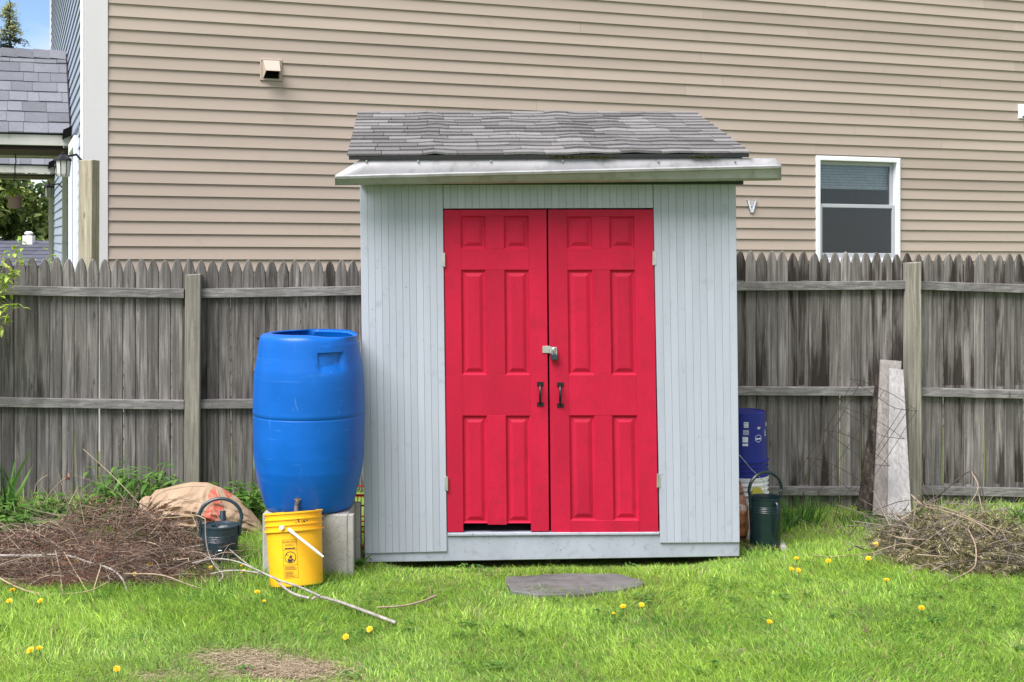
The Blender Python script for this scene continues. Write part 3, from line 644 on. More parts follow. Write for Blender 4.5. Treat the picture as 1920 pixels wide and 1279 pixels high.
def limb(mb, a, b, r0, r1, n=5, wob=0.05):
    a, b = Vector(a), Vector(b); L_ = (b - a).length
    mb.tube([a.lerp(b, i / n) + Vector((random.uniform(-1, 1), random.uniform(-1, 1), 0.3)) * (wob * L_ * (0 < i < n)) for i in range(n + 1)], [r0 + (r1 - r0) * i / n for i in range(n + 1)], 6)
def broad_tree(base, h, rad, nleaf, label, mat='wood_leaf', z0=0.15):
    t = thing('broadleaf_tree', base, label, 'tree', 'trees beyond the neighbouring roof'); b = Vector(base)
    mb = MB(); limb(mb, b, b + Vector((0, 0, h * 0.55)), 0.16, 0.10); cl = []
    for i in range(26):
        a_ = random.uniform(0, 6.28); z_ = random.uniform(z0, 0.95) * h; rr = rad * random.uniform(0.5, 1.0) * math.sin(min(1, (z_ / h - z0) * 1.6 + 0.35) * math.pi * 0.9)
        c = b + Vector((rr * math.cos(a_), rr * math.sin(a_), z_)); cl.append((c, random.uniform(0.5, 1.0) * rad * 0.45)); limb(mb, b + Vector((0, 0, min(h * 0.55, z_ * 0.7))), c, 0.06, 0.015)
    mb.build('trunk', 'bark_dark', t)
    mb = MB()
    for i in range(nleaf):
        c, r_ = random.choice(cl); d = Vector((random.gauss(0, 1), random.gauss(0, 1), random.gauss(0, 0.8))).normalized() * r_ * random.uniform(0.3, 1.05)
        p = c + d; mb.leaf(p, (random.gauss(0, 1), random.gauss(0, 1), random.gauss(-0.3, 0.6)), (random.gauss(0, .5), random.gauss(0, .5), 1), random.uniform(0.16, 0.30), random.uniform(0.10, 0.18), 0.4, (0.5, 1.0))
    mb.build('crown', mat, t)
broad_tree((-14.6, 38.0, 0), 5.6, 2.0, 6500, 'dense green tree straight behind the white roof chimney')
broad_tree((-12.6, 40.5, 0), 5.2, 1.9, 6000, 'green tree behind the neighbouring roof, close to the blue house')
broad_tree((-17.3, 41.0, 0), 6.0, 2.3, 4500, 'dark green tree behind the hanging basket', 'leaf_dark')
broad_tree((-13.6, 45.0, 0), 6.5, 3.0, 7000, 'dark tree mass farthest behind the neighbouring roof', 'leaf_dark')
def conifer(base, h, label):
    t = thing('conifer_tree', base, label, 'tree'); b = Vector(base)
    mb = MB(); mb.tube([b, b + Vector((0.03, 0, h * 0.5)), b + Vector((0, 0, h))], [0.14, 0.09, 0.015], 7)
    nd = MB(); fl = MB(); z_ = h * 0.42
    while z_ < h * 0.985:
        k = 1 - z_ / h; n = 5
        for i in range(n):
            a_ = random.uniform(0, 6.28); L_ = (k * 3.6 + 0.10) * random.uniform(0.35, 1.15)
            d = Vector((math.cos(a_), math.sin(a_), random.uniform(-0.15, 0.25))); s_ = b + Vector((0, 0, z_)); e_ = s_ + d * L_
            mb.tube([s_, s_.lerp(e_, 0.5) + Vector((0, 0, -0.03)), e_], [0.018, 0.011, 0.004], 4)
            m_ = int(8 + 34 * L_)
            for q in range(m_):
                f = random.uniform(0.12, 1.0); p = s_.lerp(e_, f) + Vector((random.gauss(0, .05), random.gauss(0, .05), random.gauss(-0.02, .04)))
                tgt = fl if (z_ > h * 0.86 and random.random() < 0.75) or random.random() < 0.03 else nd
                tgt.leaf(p, d + Vector((random.gauss(0, .8), random.gauss(0, .8), random.gauss(0, .5))), (0, 0, 1), random.uniform(0.10, 0.19), 0.045, 0.2, (0.7, 1.0))
        z_ += 0.11
    mb.build('trunk', 'bark_dark', t); nd.build('crown', 'needle', t); fl.build('new_growth', 'needle_flush', t)
conifer((P(18, 0, 46).x, 46, 0), 9.85, 'tall conifer with pale new tip above the porch roof')

# lone tall post behind the fence
t = thing('wooden_post', P(166, 445, 9.95) - Vector((0, 0, H)), 'tall square greenish timber post standing behind the picket fence', 'post')
pz = P(0, 300, 9.9).z; a0, a1 = P(153.5, 300, 9.9), P(180, 300, 9.9); mb = MB()
c_ = P(167, 300, 9.95); Rm = Matrix.Translation((c_.x, c_.y, 0)) @ Matrix.Rotation(R(-12), 4, 'Z')
mb.box((-0.054, -0.054, -0.1), (0.054, 0.054, pz), 0.004); mb.transform(Rm)
for v in mb.v: v.x += (pz - v.z) * -0.004
mb.build('shaft', 'tall_post_wood', t)

# ------------------------------------------------------------------ picket fence
FS = 0.1375; FA = math.atan(FS)
def FY(x): return 8.72 + FS * (x + 2.6)
def fx(px, py=600):                              # pixel column -> x on the fence line
    k = (px - CX) / F; return k * (8.72 + FS * 2.6) / (1 - FS * k)
fence = thing('picket_fence', (0, FY(0), 0), 'weathered grey picket fence running across behind the shed', 'fence')
FD = Vector((math.cos(FA), math.sin(FA), 0)); FN = Vector((math.sin(FA), -math.cos(FA), 0))
PM = []
for v in range(8):
    for mt in ('picket_wood', 'picket_wood_stained'):
        w = random.uniform(0.0738, 0.0751); h = 1.0; mb = MB(); j = random.uniform(-0.05, 0.05)
        tip = [(0.5, 0.098), (0.455, 0.072), (0.37, 0.046), (0.25, 0.022), (0.11, 0.004), (0.0, 0.0)]
        pts = [(-0.5, -1)] + [(0.5, -1)] + [(a, b) for a, b in tip] + [(-a, b) for a, b in tip[-2::-1]]
        poly = []
        for (a, b) in pts:
            if b == -1: poly.append(Vector((a * w, 0, -1.78)))
            else: poly.append(Vector((a * w + j * 0.05 * (0.085 - b) / 0.085, 0, -b * random.uniform(0.92, 1.08))))
        mb.prism(poly, (0, -1, 0), 0.017, 0.0045); PM.append((mt, mb.mesh('picket', mt)))
def ftop(x): return 1.645 + 0.012 * math.sin(x * 1.3) + (0.03 if x > 1 else 0.0) * sstep(1, 1.6, x)
x = -4.9
while x < 5.6:
    mt = 'picket_wood_stained' if (x > 1.0 and random.random() < 0.85) or random.random() < 0.06 else 'picket_wood'
    me = random.choice([q for k, q in PM if k == mt])
    top = ftop(x) + random.uniform(-0.009, 0.006)
    o = link_mesh('picket', me, fence, Vector((x, FY(x), top)) + FN * random.uniform(-0.004, 0.005) - ORI[fence])
    o.rotation_euler = (random.uniform(-0.004, 0.004), random.uniform(-0.006, 0.006), FA + random.uniform(-0.02, 0.02))
    x += 0.0749 * math.cos(FA)
posts = [-4.35, fx(361), 0.42, fx(1706), 5.1]
def post(x, top, lean=0.0):
    b = Vector((x, FY(x), 0)) + FN * 0.055; mb = MB(); w = 0.047
    q = [b - FD * w, b + FD * w, b + FD * w + Vector((lean, 0, 0)), b - FD * w + Vector((lean, 0, 0))]
    q = [q[0] + Vector((0, 0, -0.25)), q[1] + Vector((0, 0, -0.25)), q[2] + Vector((0, 0, top)), q[3] + Vector((0, 0, top - 0.006))]
    q = [p + FN * 0.037 for p in q]; mb.prism(q, FN, 0.088, 0.004); mb.build('post', 'post_wood', fence)
post(posts[0], 1.52); post(posts[1], P(0, 513, FY(posts[1])).z, 0.012); post(posts[2], 1.55); post(posts[3], P(0, 491, FY(posts[3])).z, -0.004); post(posts[4], 1.5)
def rail(x0, z0, x1, z1, h=0.060):
    a = Vector((x0, FY(x0), z0)) + FN * 0.022; b = Vector((x1, FY(x1), z1)) + FN * 0.022; mb = MB(); n = 5; d = (b - a)
    s0, s1 = 0.0, 1.0
    p = [a.lerp(b, i / n) + Vector((0, 0, -0.006 * math.sin(math.pi * i / n))) for i in range(n + 1)]
    for i in range(n):
        pass
    poly = [q - Vector((0, 0, h / 2)) for q in p] + [q + Vector((0, 0, h / 2)) for q in reversed(p)]
    poly = [q + FN * 0.018 for q in poly]; mb.prism(poly, FN, 0.037, 0.003); mb.build('rail', 'rail_wood', fence)
g = 0.049
xl, xp, xm, xr, xe = posts
def zat(py, x): return P(0, py, FY(x)).z
rail(xl + g, zat(534, -4.2), xp - g, zat(550, xp)); rail(xp + g, zat(550, xp), xm - g, zat(534, xm))
rail(xm + g, zat(536, xm), xr - g, zat(534, xr)); rail(xr + g, zat(535, xr), xe - g, zat(549, xe))
rail(xl + g, zat(744, -4.2), xp - g, zat(758, xp)); rail(xp + g, zat(757, xp), xm - g, zat(748, xm))
rail(xm + g, zat(728, xm), xr - g, zat(733, xr)); rail(xr + g, zat(734, xr), xe - g, zat(744, xe))
rail(xl + g, zat(944, -4.2), xp - g, zat(946, xp)); rail(xp + g, zat(946, xp), xm - g, zat(936, xm))
rail(xm + g, zat(915, xm), xr - g, zat(919, xr)); rail(xr + g, zat(918, xr), xe - g, zat(927, xe))

# ------------------------------------------------------------------ the shed
SA = R(3.2); SD_ = Vector((math.cos(SA), math.sin(SA), 0)); FN_ = Vector((math.sin(SA), -math.cos(SA), 0)); SC = Vector(((1035 - CX) / F * 7.5, 7.5, 0))
def G(px, py, out=0.0):                          # pixel -> point on the plane of the shed front, moved out towards the viewer
    k = (px - CX) / F; c = SC + FN_ * out; t_ = c.dot(FN_) / (Vector((k, 1, 0)).dot(FN_))
    return Vector((k * t_, t_, H - (py - CY) / F * t_))
shed = thing('garden_shed', (SC.x, SC.y + 0.6, 0), 'small grey beadboard shed with red double doors and shingled roof', 'shed')
def slab(mb, tl, tr, br, bl, out, t, bev=0.0): mb.prism([G(*bl, out), G(*br, out), G(*tr, out), G(*tl, out)], FN_, t, bev)
def lerp2(a, b, f): return (a[0] + (b[0] - a[0]) * f, a[1] + (b[1] - a[1]) * f)
def panel(tl, tr, br, bl, n, first=None):
    mb = MB(); slab(mb, tl, tr, br, bl, 0.0082, 0.0135); p = mb.build('siding_panel', 'shed_grey', shed)
    cuts = [0.0]
    for i in range(n): cuts.append((i + 1) / n)
    if first: cuts = [0.0, first] + [first + (1 - first) * (i + 1) / n for i in range(n)]
    for a, b in zip(cuts, cuts[1:]):
        e = 0.28 / max(1, (tr[0] - tl[0])); a2, b2 = a + e * 0.5, b - e * 0.5
        mb = MB(); slab(mb, lerp2(tl, tr, a2), lerp2(tl, tr, b2), lerp2(bl, br, b2), lerp2(bl, br, a2), 0.0115 + random.uniform(-0.0004, 0.0004), 0.005, 0.0013); mb.build('siding_board', 'shed_grey', p)
panel((674.5, 338), (830, 338), (838, 1034), (684, 1038), 11, 0.09)
panel((831, 338), (1223.5, 338), (1224.5, 390), (831.5, 391), 29)
panel((1224.5, 338), (1379.5, 338), (1387, 1017), (1238, 1018), 11)
# sill beam and threshold
mb = MB(); slab(mb, (684, 1006), (1387, 1001), (1387, 1043.5), (684, 1055), 0.0, 0.09, 0.004); mb.build('sill_beam', 'sill_grey', shed)
mb = MB(); slab(mb, (839, 999.5), (1237, 998), (1237, 1003), (839, 1005.5), 0.012, 0.06, 0.003); mb.build('threshold', 'sill_grey', shed)
for f in (0.12, 0.5, 0.88):
    mb = MB(); c = G(684 + 703 * f, 1050, -0.12); mb.bar((c.x, c.y, 0.0), Vector((c.x, c.y, 0.0)) - FN_ * 1.15, 0.09, 0.07); mb.build('skid', 'rotten_wood', shed)
# walls behind
D = -1.30
zt_b = G(990, 212, D).z - 0.03
fl0, fr0 = G(684, 1040, 0.0), G(1387, 1035, 0.0); ft0, ft1 = G(675, 336, 0.0), G(1379, 336, 0.0)
mb = MB()
for (b_, t_, sgn) in ((fl0, ft0, -1), (fr0, ft1, 1)):
    bb = b_ + FN_ * D; tb = t_ + FN_ * D; tb.z = zt_b; n_ = SD_ * sgn
    q = [b_ + FN_ * -0.006, bb, tb, t_ + FN_ * -0.006]
    q = [p + SD_ * (-0.001 * sgn) for p in q]
    mb.prism(q if sgn > 0 else q[::-1], n_, 0.015)
mb.build('side_wall', 'shed_grey', shed)
bl_, br_ = fl0 + FN_ * D, fr0 + FN_ * D; tl_, tr_ = ft0 + FN_ * D, ft1 + FN_ * D; tl_.z = tr_.z = zt_b
mb = MB(); ins = SD_ * 0.02; mb.prism([bl_ + ins, tl_ + ins, tr_ - ins, br_ - ins], -FN_, 0.012); mb.build('back_wall', 'shed_grey', shed)
zf = G(930, 1000, 0).z
mb = MB(); q = [fl0 + SD_ * 0.02 - FN_ * 0.03, fr0 - SD_ * 0.02 - FN_ * 0.03, br_ - SD_ * 0.02 + FN_ * 0.02, bl_ + SD_ * 0.02 + FN_ * 0.02]; q = [Vector((p.x, p.y, zf - 0.004)) for p in q]; mb.prism(q, (0, 0, 1), 0.02); mb.build('floor_boards', 'shed_floor', shed)
mb = MB()
for (a, b, c, d) in (((806, 370), (828, 370), (834, 1000), (812, 1000)), ((1231, 370), (1250, 370), (1258, 1000), (1240, 1000)), ((806, 368), (1250, 368), (1250, 389), (806, 389))): slab(mb, a, b, c, d, -0.007, 0.05)
mb.build('door_frame', 'fascia_dark', shed)

# doors
def door(tl, tr, br, bl, cols, rows, open_bottom):
    # cols: [(x0,x1),(x0,x1)] panel columns at the top and at the bottom of the door; rows: y limits
    OUT = 0.004; T = 0.032
    dr = MB(); slab(dr, tl, tr, (br[0], rows[2][1] - 6), (bl[0], rows[2][1] - 6), OUT - 0.0165, 0.012); dobj = dr.build('door', 'door_red', shed)
    y0, y1 = tl[1], bl[1]
    def edge(side, y):
        f = (y - y0) / (y1 - y0); a, b = (tl, bl) if side == 0 else (tr, br); return a[0] + (b[0] - a[0]) * f
    def colx(ci, si, y):
        f = (y - y0) / (y1 - y0); a = cols[0][ci][si]; b = cols[1][ci][si]; return a + (b - a) * f
    def piece(name, xa, ya, xb, yb, j=0.0):
        # xa / xb functions of y
        mb = MB(); slab(mb, (xa(ya), ya), (xb(ya), ya), (xb(yb), yb), (xa(yb), yb), OUT + j, T, 0.0012); mb.build(name, 'door_red', dobj)
    xl_, xr_ = (lambda y: edge(0, y)), (lambda y: edge(1, y))
    c = [[(lambda y, ci=ci, si=si: colx(ci, si, y)) for si in (0, 1)] for ci in (0, 1)]
    piece('stile', xl_, y0, c[0][0], y1 - (0 if not open_bottom else 1)); piece('stile', c[1][1], y0, xr_, y1 - (0 if not open_bottom else 2))
    ys_ = [y0, rows[0][0], rows[0][1], rows[1][0], rows[1][1], rows[2][0], rows[2][1], y1]
    piece('rail', c[0][0], ys_[0], c[1][1], ys_[1]); piece('rail', c[0][0], ys_[2], c[1][1], ys_[3]); piece('rail', c[0][0], ys_[4], c[1][1], ys_[5])
    if not open_bottom: piece('rail', c[0][0], ys_[6], c[1][1], y1 + 1, 0.002)
    for r in range(3): piece('mullion', c[0][1], rows[r][0], c[1][0], rows[r][1] + (3 if open_bottom and r == 2 else 0), -0.0006 if not (open_bottom and r == 2) else 0.003)
    for r in range(3):
        ya, yb = rows[r]
        for ci in (0, 1):
            pw = c[ci][1](ya) - c[ci][0](ya); mb = MB(); rings = []
            for ins_, o_ in ((0, 0.0), (3.2, -0.0105), (5.5, -0.0115), (0.26 * pw, -0.0035), (0.30 * pw, -0.003)):
                q = [(c[ci][0](ya) + ins_, ya + ins_), (c[ci][1](ya) - ins_, ya + ins_), (c[ci][1](yb) - ins_, yb - ins_), (c[ci][0](yb) + ins_, yb - ins_)]
                rings.append([G(x_, y_, OUT - 0.0015 + o_) for x_, y_ in q])
            for rg in rings: mb.v += rg
            for k in range(len(rings) - 1):
                for i in range(4): mb.f.append((k * 4 + i, (k + 1) * 4 + i, (k + 1) * 4 + (i + 1) % 4, k * 4 + (i + 1) % 4))
            o = (len(rings) - 1) * 4; mb.f.append((o + 3, o + 2, o + 1, o)); mb.build('panel', 'door_red', dobj)
    return dobj
dl = door((832, 393.5), (1024.5, 393), (1029.5, 996), (838.5, 998.5), [[(863.5, 910), (944.5, 991)], [(869, 915), (950.5, 996)]], [(405, 467), (506, 703), (779.5, 981)], True)
drt = door((1027.5, 393), (1224.5, 392.5), (1234.5, 997), (1033.5, 998.5), [[(1062.5, 1109.5), (1142, 1189)], [(1070, 1118), (1151, 1198.5)]], [(406, 466.5), (506, 703), (779, 976)], False)
def hinge(px, py, dob, sgn):
    mb = MB(); slab(mb, (px - 3, py - 13), (px + 3, py - 13), (px + 3.5, py + 13), (px - 2.5, py + 13), 0.0145, 0.004, 0.001); a, b = G(px + sgn * 2, py - 13, 0.017), G(px + sgn * 2.3, py + 13, 0.017); mb.tube([a, b], 0.0045, 8); mb.build('hinge', 'bright_metal', dob)
hinge(831, 487, dl, 1); hinge(836.5, 907, dl, 1); hinge(1227, 484, drt, -1); hinge(1235, 901, drt, -1)
def handle(px, y0, y1, dob):
    h = MB(); o0 = 0.005
    for y_ in (y0 + 4, y1 - 4):
        slab(h, (px - 6, y_ - 4), (px + 6, y_ - 4), (px + 6, y_ + 4), (px - 6, y_ + 4), o0 + 0.004, 0.004, 0.001)
    ho = h.build('handle', 'black_metal', dob)
    mb = MB(); pts = [G(px, y0 + 5, o0 + 0.004), G(px, y0 + 9, o0 + 0.02), G(px, y0 + 16, o0 + 0.03), G(px, (y0 + y1) / 2, o0 + 0.034), G(px, y1 - 16, o0 + 0.03), G(px, y1 - 9, o0 + 0.02), G(px, y1 - 5, o0 + 0.004)]
    mb.tube(smooth_path(pts, 4), [0.006] * 6 + [0.0075] * 13 + [0.006] * 6, 8); auto_smooth(mb.build('handle_grip', 'black_metal', dob))
handle(1013, 716, 762, dl); handle(1050.5, 717, 764, drt)
# hasp and padlock
mb = MB(); slab(mb, (1017, 649.5), (1029, 648.5), (1029, 662), (1017, 662), 0.0095, 0.005, 0.001); slab(mb, (1030, 650), (1044, 651), (1044, 664), (1030, 662.5), 0.0135, 0.004, 0.001)
mb.tube([G(1029.5, 648.5, 0.012), G(1029.5, 662.5, 0.012)], 0.0035, 6)
ha = mb.build('hasp', 'bright_metal', shed)
mb = MB(); mb.tube(smooth_path([G(1038, 652, 0.012), G(1038, 655, 0.030), G(1038, 659, 0.030), G(1038, 662, 0.012)], 4), 0.003, 6); mb.build('staple', 'bright_metal', ha)
pl = thing('padlock', G(1039, 675, 0.024), 'small dark padlock with steel shackle on the red doors', 'padlock')
mb = MB(); slab(mb, (1033, 664.5), (1046, 664.5), (1046.3, 675.5), (1033, 675.5), 0.034, 0.020, 0.003); mb.build('lock_body', 'teal_enamel', pl)
mb = MB(); mb.tube(smooth_path([G(1035.5, 666, 0.024), G(1035.5, 658, 0.024), G(1037, 654, 0.024), G(1039.5, 653, 0.024), G(1042, 654, 0.024), G(1043.5, 658, 0.024), G(1043.5, 666, 0.024)], 4), 0.0042, 7); mb.build('shackle', 'galvanised', pl)

# roof
EO, RO = 0.15, -1.36
eL, eR, rL, rR = G(650.5, 293, EO), G(1408, 288, EO), G(671, 211, RO), G(1303, 211, RO)
ux = (eR - eL).normalized(); rl = (eR - eL).length
rn = (eR - eL).cross(rL - eL).normalized(); rn = rn if rn.z > 0 else -rn
mb = MB(); mb.prism([eL + ux * 0.01, eR - ux * 0.01, rR - ux * 0.01, rL + ux * 0.01], rn, 0.02); roof = mb.build('roof', 'shingle_dark', shed)
def bumpf(c, b):
    x = b
    h = 0.0
    for b0, wd, am, ph in ((0.46, 0.05, 0.011, 0.3), (0.93, 0.09, 0.008, 1.7), (1.27, 0.08, 0.012, 2.1), (1.52, 0.07, 0.010, 0.9), (1.80, 0.06, 0.007, 2.6)):
        h += am * math.exp(-((x - b0 - 0.03 * math.sin(c * 0.9 + ph)) / wd) ** 2) * (0.65 + 0.35 * math.sin(c * 1.7 + ph * 3))
    return max(0.0, h + 0.004 * noise.noise(Vector((b * 4, c * 0.8, 3.3))))
NC = 13
def S_shed(a, b, h):
    f = (a) / NC; t0 = eL.lerp(rL, f); t1 = eR.lerp(rR, f); return t0.lerp(t1, b / rl) + rn * (h + 0.001)
shingle_field(roof, 'shingle_grey', S_shed, NC, rl, 0.13, 0.25, 0.0085, bumpf)
mb = MB(); mb.prism([rL - FN_ * 0.0 + ux * 0.005 - Vector((0, 0, 0.03)), rR - ux * 0.005 - Vector((0, 0, 0.03)), rR - ux * 0.005 + Vector((0, 0, 0.004)), rL + ux * 0.005 + Vector((0, 0, 0.004))], FN_ * -1, 0.012); mb.build('ridge_trim', 'shingle_dark', roof)
# fascia, teal underlay and moss
mb = MB(); slab(mb, (674, 300), (1394, 300), (1394, 345.5), (674, 346.5), 0.05, 0.03); mb.build('fascia_board', 'fascia_dark', shed)
mb = MB(); slab(mb, (1255, 292), (1391, 289.5), (1392, 298), (1255, 299), 0.125, 0.05); mb.build('roof_underlay', 'teal_membrane', shed)
mb = MB()
for i in range(900):
    px = random.choice((random.gauss(1052, 12), random.gauss(1092, 20), random.gauss(1130, 18), random.gauss(1320, 14))); p = G(px, 294.5 + random.gauss(0, 1.2), 0.15)
    mb.leaf(p, (random.gauss(0, 1), random.gauss(-0.4, 1), random.gauss(0.1, .8)), (0, 0, 1), random.uniform(0.004, 0.010), 0.004, 0.3, (1.0, 0.8))
mb.build('moss', 'moss', shed, kind='stuff')
# gutter
mb = MB(); stations = [628, 634, 642, 660, 682] + list(range(720, 1450, 60)) + [1453, 1465]; prof_n = None
for px in stations:
    f = (px - 628) / (1465 - 628); lip = 331.0 - 20.0 * f; bot = 347.0 - 9.0 * f
    yb = 295.0 + 2 * f
    if px < 682: yb = 295 + (682 - px) / 54 * 34
    if px > 1453: yb = lip - 2
    pr = [(q_ + 0.062, y_) for q_, y_ in ((0.075, yb), (0.076, (yb + bot) / 2), (0.080, bot), (0.110, bot), (0.128, bot - 2.5), (0.138, bot - 5.0), (0.158, lip + 6.0), (0.172, lip + 4.0), (0.176, lip), (0.171, lip - 2.0), (0.163, lip - 1.6), (0.162, lip + 1.0))]
    prof_n = len(pr)
    for o_, y_ in pr: mb.v.append(G(px, y_ + 0.25 * math.sin(px * 0.05), o_))
for i in range(len(stations) - 1):
    for k in range(prof_n - 1): mb.f.append((i * prof_n + k, i * prof_n + k + 1, (i + 1) * prof_n + k + 1, (i + 1) * prof_n + k))
gut = mb.build('gutter', 'gutter_metal', shed); md = gut.modifiers.new('thickness', 'SOLIDIFY'); md.thickness = 0.0014; auto_smooth(gut, 25)
for px in (687, 784, 920, 1055, 1234, 1378):
    mb = MB(); c = G(px, 302, 0.140); mb.tube([c, c + FN_ * 0.006], 0.005, 8); mb.build('screw', 'galvanised', gut)

# stone step in front of the doors
pts = [(949, 1082), (968, 1081), (1000, 1080), (1022, 1078), (1070, 1076), (1118, 1077), (1150, 1076), (1172, 1079), (1183, 1083), (1199, 1086), (1208, 1092), (1200, 1097), (1184, 1099), (1168, 1104), (1130, 1107), (1096, 1112), (1048, 1114), (1010, 1115), (978, 1110), (958, 1107), (955, 1098), (947, 1092)]
poly = [GP(a, b, 0.022) + Vector((0, 0, 0.024)) for a, b in pts][::-1]
for p in poly: p.z = 0.026
mb = MB(); mb.prism(poly, (0, 0, 1), 0.05, 0.006); mb.build('stepping_stone', 'slab_stone', None, label='flat grey stone slab set in the grass before the shed doors', cat='stone')

# ------------------------------------------------------------------ barrel on concrete blocks
BC = Vector(((579.5 - CX) / F * 7.3, 7.3, 0.337)); K = 7.3 / F
barrel = thing('rain_barrel', BC, 'large blue plastic rain barrel on concrete blocks beside the shed', 'barrel')
pr = [(0.0, 0.0), (66, 0.0), (76, 0.6), (80, 3), (84, 12), (90, 34), (96, 58), (100, 78), (102.3, 106), (103.3, 135), (103.6, 160), (103.8, 179), (103.8, 180.5), (102.9, 181.5), (102.9, 182.5), (103.8, 183.5), (104, 188), (104.2, 190), (104, 192), (103.6, 210), (103.2, 232), (102.4, 254), (101, 270), (98.6, 284), (96.4, 298), (94.6, 312), (93, 324), (91.5, 331)]
rr_ = []
for (r0, z0), (r1, z1) in zip(pr, pr[1:]):
    n = max(1, int((z1 - z0) / 3.2))
    for i in range(n): rr_.append((r0 + (r1 - r0) * i / n, z0 + (z1 - z0) * i / n))
rr_.append(pr[-1]); nb_ = len(rr_)
top = [(89.6, 335), (86, 338.2), (79, 340), (70, 340.5), (69, 338.5), (84, 335), (88, 322), (92, 300), (98, 250)]
prof = [(r * K, z * K) for r, z in rr_ + top]; ZS = 0.962
def barrel_mod(t, i, r, z):
    zz = z / K; rr = r
    for ta, hw in ((R(-57), 0.235), (R(180), 0.22), (R(65), 0.22)):            # moulded hand holds
        d = (t - ta + math.pi) % (2 * math.pi) - math.pi
        if i < nb_ and abs(d) < hw * 1.25 and 258 < zz < 312:
            s_ = 1 - sstep(hw * 0.9, hw * 1.2, abs(d)); v_ = sstep(262, 300, zz) * (1 - sstep(304, 308, zz)); rr -= 9.5 * K * s_ * v_
    if i >= nb_ - 4:                                                              # the top was sawn off unevenly
        c = sstep(-0.15, 0.6, math.cos(t - R(28)))
        j = i - (nb_ - 1)
        if j >= 0:
            open_r = 90.8 * K if j < 4 else (89.2 * K if j < 6 else min(r, 88.6 * K))
            rr = rr + (open_r - rr) * c
        zz2 = zz - 5.0 * sstep(0.4, 1.0, math.cos(t - R(-22))) * (zz > 322) + 0.8 * sstep(-0.2, 1, math.cos(t - R(80)))
        return rr, zz2 * K
    return rr, zz * K
mb = MB(); mb.lathe(prof, 144, barrel_mod); mb.transform(Matrix.Translation(BC) @ Matrix.Diagonal((1, 1, ZS, 1))); auto_smooth(mb.build('barrel_body', 'blue_plastic', barrel), 50)
tp = P(558, 942, 7.3 - 0.235); mb = MB()
mb.tube([tp + Vector((0, 0.06, 0.004)), tp + Vector((0, -0.03, 0))], 0.012, 10); mb.tube([tp + Vector((0, -0.02, 0)), tp + Vector((0, -0.05, -0.012)), tp + Vector((0, -0.055, -0.035))], [0.011, 0.010, 0.012], 10)
mb.tube([tp + Vector((0, -0.015, 0.0)), tp + Vector((0.004, -0.020, 0.018))], 0.007, 8); sp_ = mb.build('spigot', 'dull_brass', barrel)
mb = MB()
for k in range(6):
    a_ = k * math.pi / 3; mb.tube([tp + Vector((0.004, -0.022, 0.018)), tp + Vector((0.004 + 0.017 * math.cos(a_), -0.024, 0.018 + 0.017 * math.sin(a_) * 0.8))], 0.0045, 5)
mb.build('tap_handle', 'dull_brass', sp_)
mb = MB(); hp_ = P(481, 634, 7.3); mb.tube([hp_, hp_ + Vector((0.03, 0.03, 0))], [0.008, 0.007], 8); mb.build('overflow_stub', 'rusty_wire', barrel)

def block(px0, px1, label, y0=7.12, dep=0.36):
    x0, x1 = (px0 - CX) / F * y0, (px1 - CX) / F * y0; t = thing('concrete_block', ((x0 + x1) / 2, y0 + dep / 2, 0), label, 'block', 'concrete blocks under the barrel')
    mb = MB(); n = 14; z1 = 0.335
    mb.box((x0, y0, -0.03), (x1 - 0.03, y0 + dep, z1), 0.007)
    mb.build('block_body', 'concrete', t)
    mb = MB(); mb.box((x1 - 0.0302, y0 + 0.004, -0.03), (x1 - 0.001, y0 + 0.045, z1 - 0.003), 0.004); mb.build('flange', 'concrete', t)
    mb = MB(); mb.box((x1 - 0.0302, y0 + dep - 0.045, -0.03), (x1 - 0.001, y0 + dep - 0.004, z1 - 0.003), 0.004); mb.build('flange', 'concrete', t)
block(492, 566, 'concrete block under the barrel, partly hidden behind the yellow bucket')
block(584, 663, 'concrete block under the barrel next to the shed, with a dark damp stain')
ps = P(628, 1000, 7.115)

# ------------------------------------------------------------------ buckets
def bucket(parent, M, mat, r_top=0.150, r_bot=0.132, h=0.365):
    mb = MB()
    prof = [(0.0, 0.004), (r_bot - 0.006, 0.004), (r_bot - 0.004, 0.0), (r_bot, 0.004)]
    rad = lambda z: r_bot + (r_top - 0.006 - r_bot) * z / h
    prof += [(rad(z), z) for z in (0.08, 0.16, 0.24, h - 0.098)]
    for zc, ex in ((h - 0.092, 0.010), (h - 0.062, 0.006), (h - 0.034, 0.006)):
        prof += [(rad(zc), zc - 0.004), (rad(zc) + ex, zc - 0.003), (rad(zc) + ex, zc + 0.003), (rad(zc), zc + 0.004)]
    prof += [(rad(h), h - 0.010), (r_top, h - 0.008), (r_top, h - 0.001), (r_top - 0.003, h), (r_top - 0.009, h - 0.002), (r_bot - 0.003, 0.01), (0.0, 0.01)]
    mb.lathe(prof, 56); mb.transform(M); auto_smooth(mb.build('bucket_body', mat, parent), 30); return rad
yb_ = Vector(((556.5 - CX) / F * 6.905, 6.905, 0.022))
yellow = thing('bucket', yb_ - Vector((0, 0, 0.02)), 'yellow plastic bucket with white handle leaning on the concrete block', 'bucket')
MY = Matrix.Translation(yb_) @ Matrix.Rotation(R(-4.5), 4, 'Y') @ Matrix.Rotation(R(-10), 4, 'X')
rad = bucket(yellow, MY, 'yellow_plastic')
def cylmap(parent, name, M, radf, items, mat, off=0.0008):   # items: list of (verts2d, faces, angle0, z0); print wrapped on the bucket wall
    mb = MB()
    for vs, fs, a0, z0 in items:
        out = []
        for v in vs:
            z_ = z0 + v[1]; r_ = radf(z_) + off; a_ = a0 + v[0] / r_; out.append((r_ * math.cos(a_), r_ * math.sin(a_), z_))
        mb.add(out, fs)
    mb.transform(M); return mb.build(name, mat, parent)
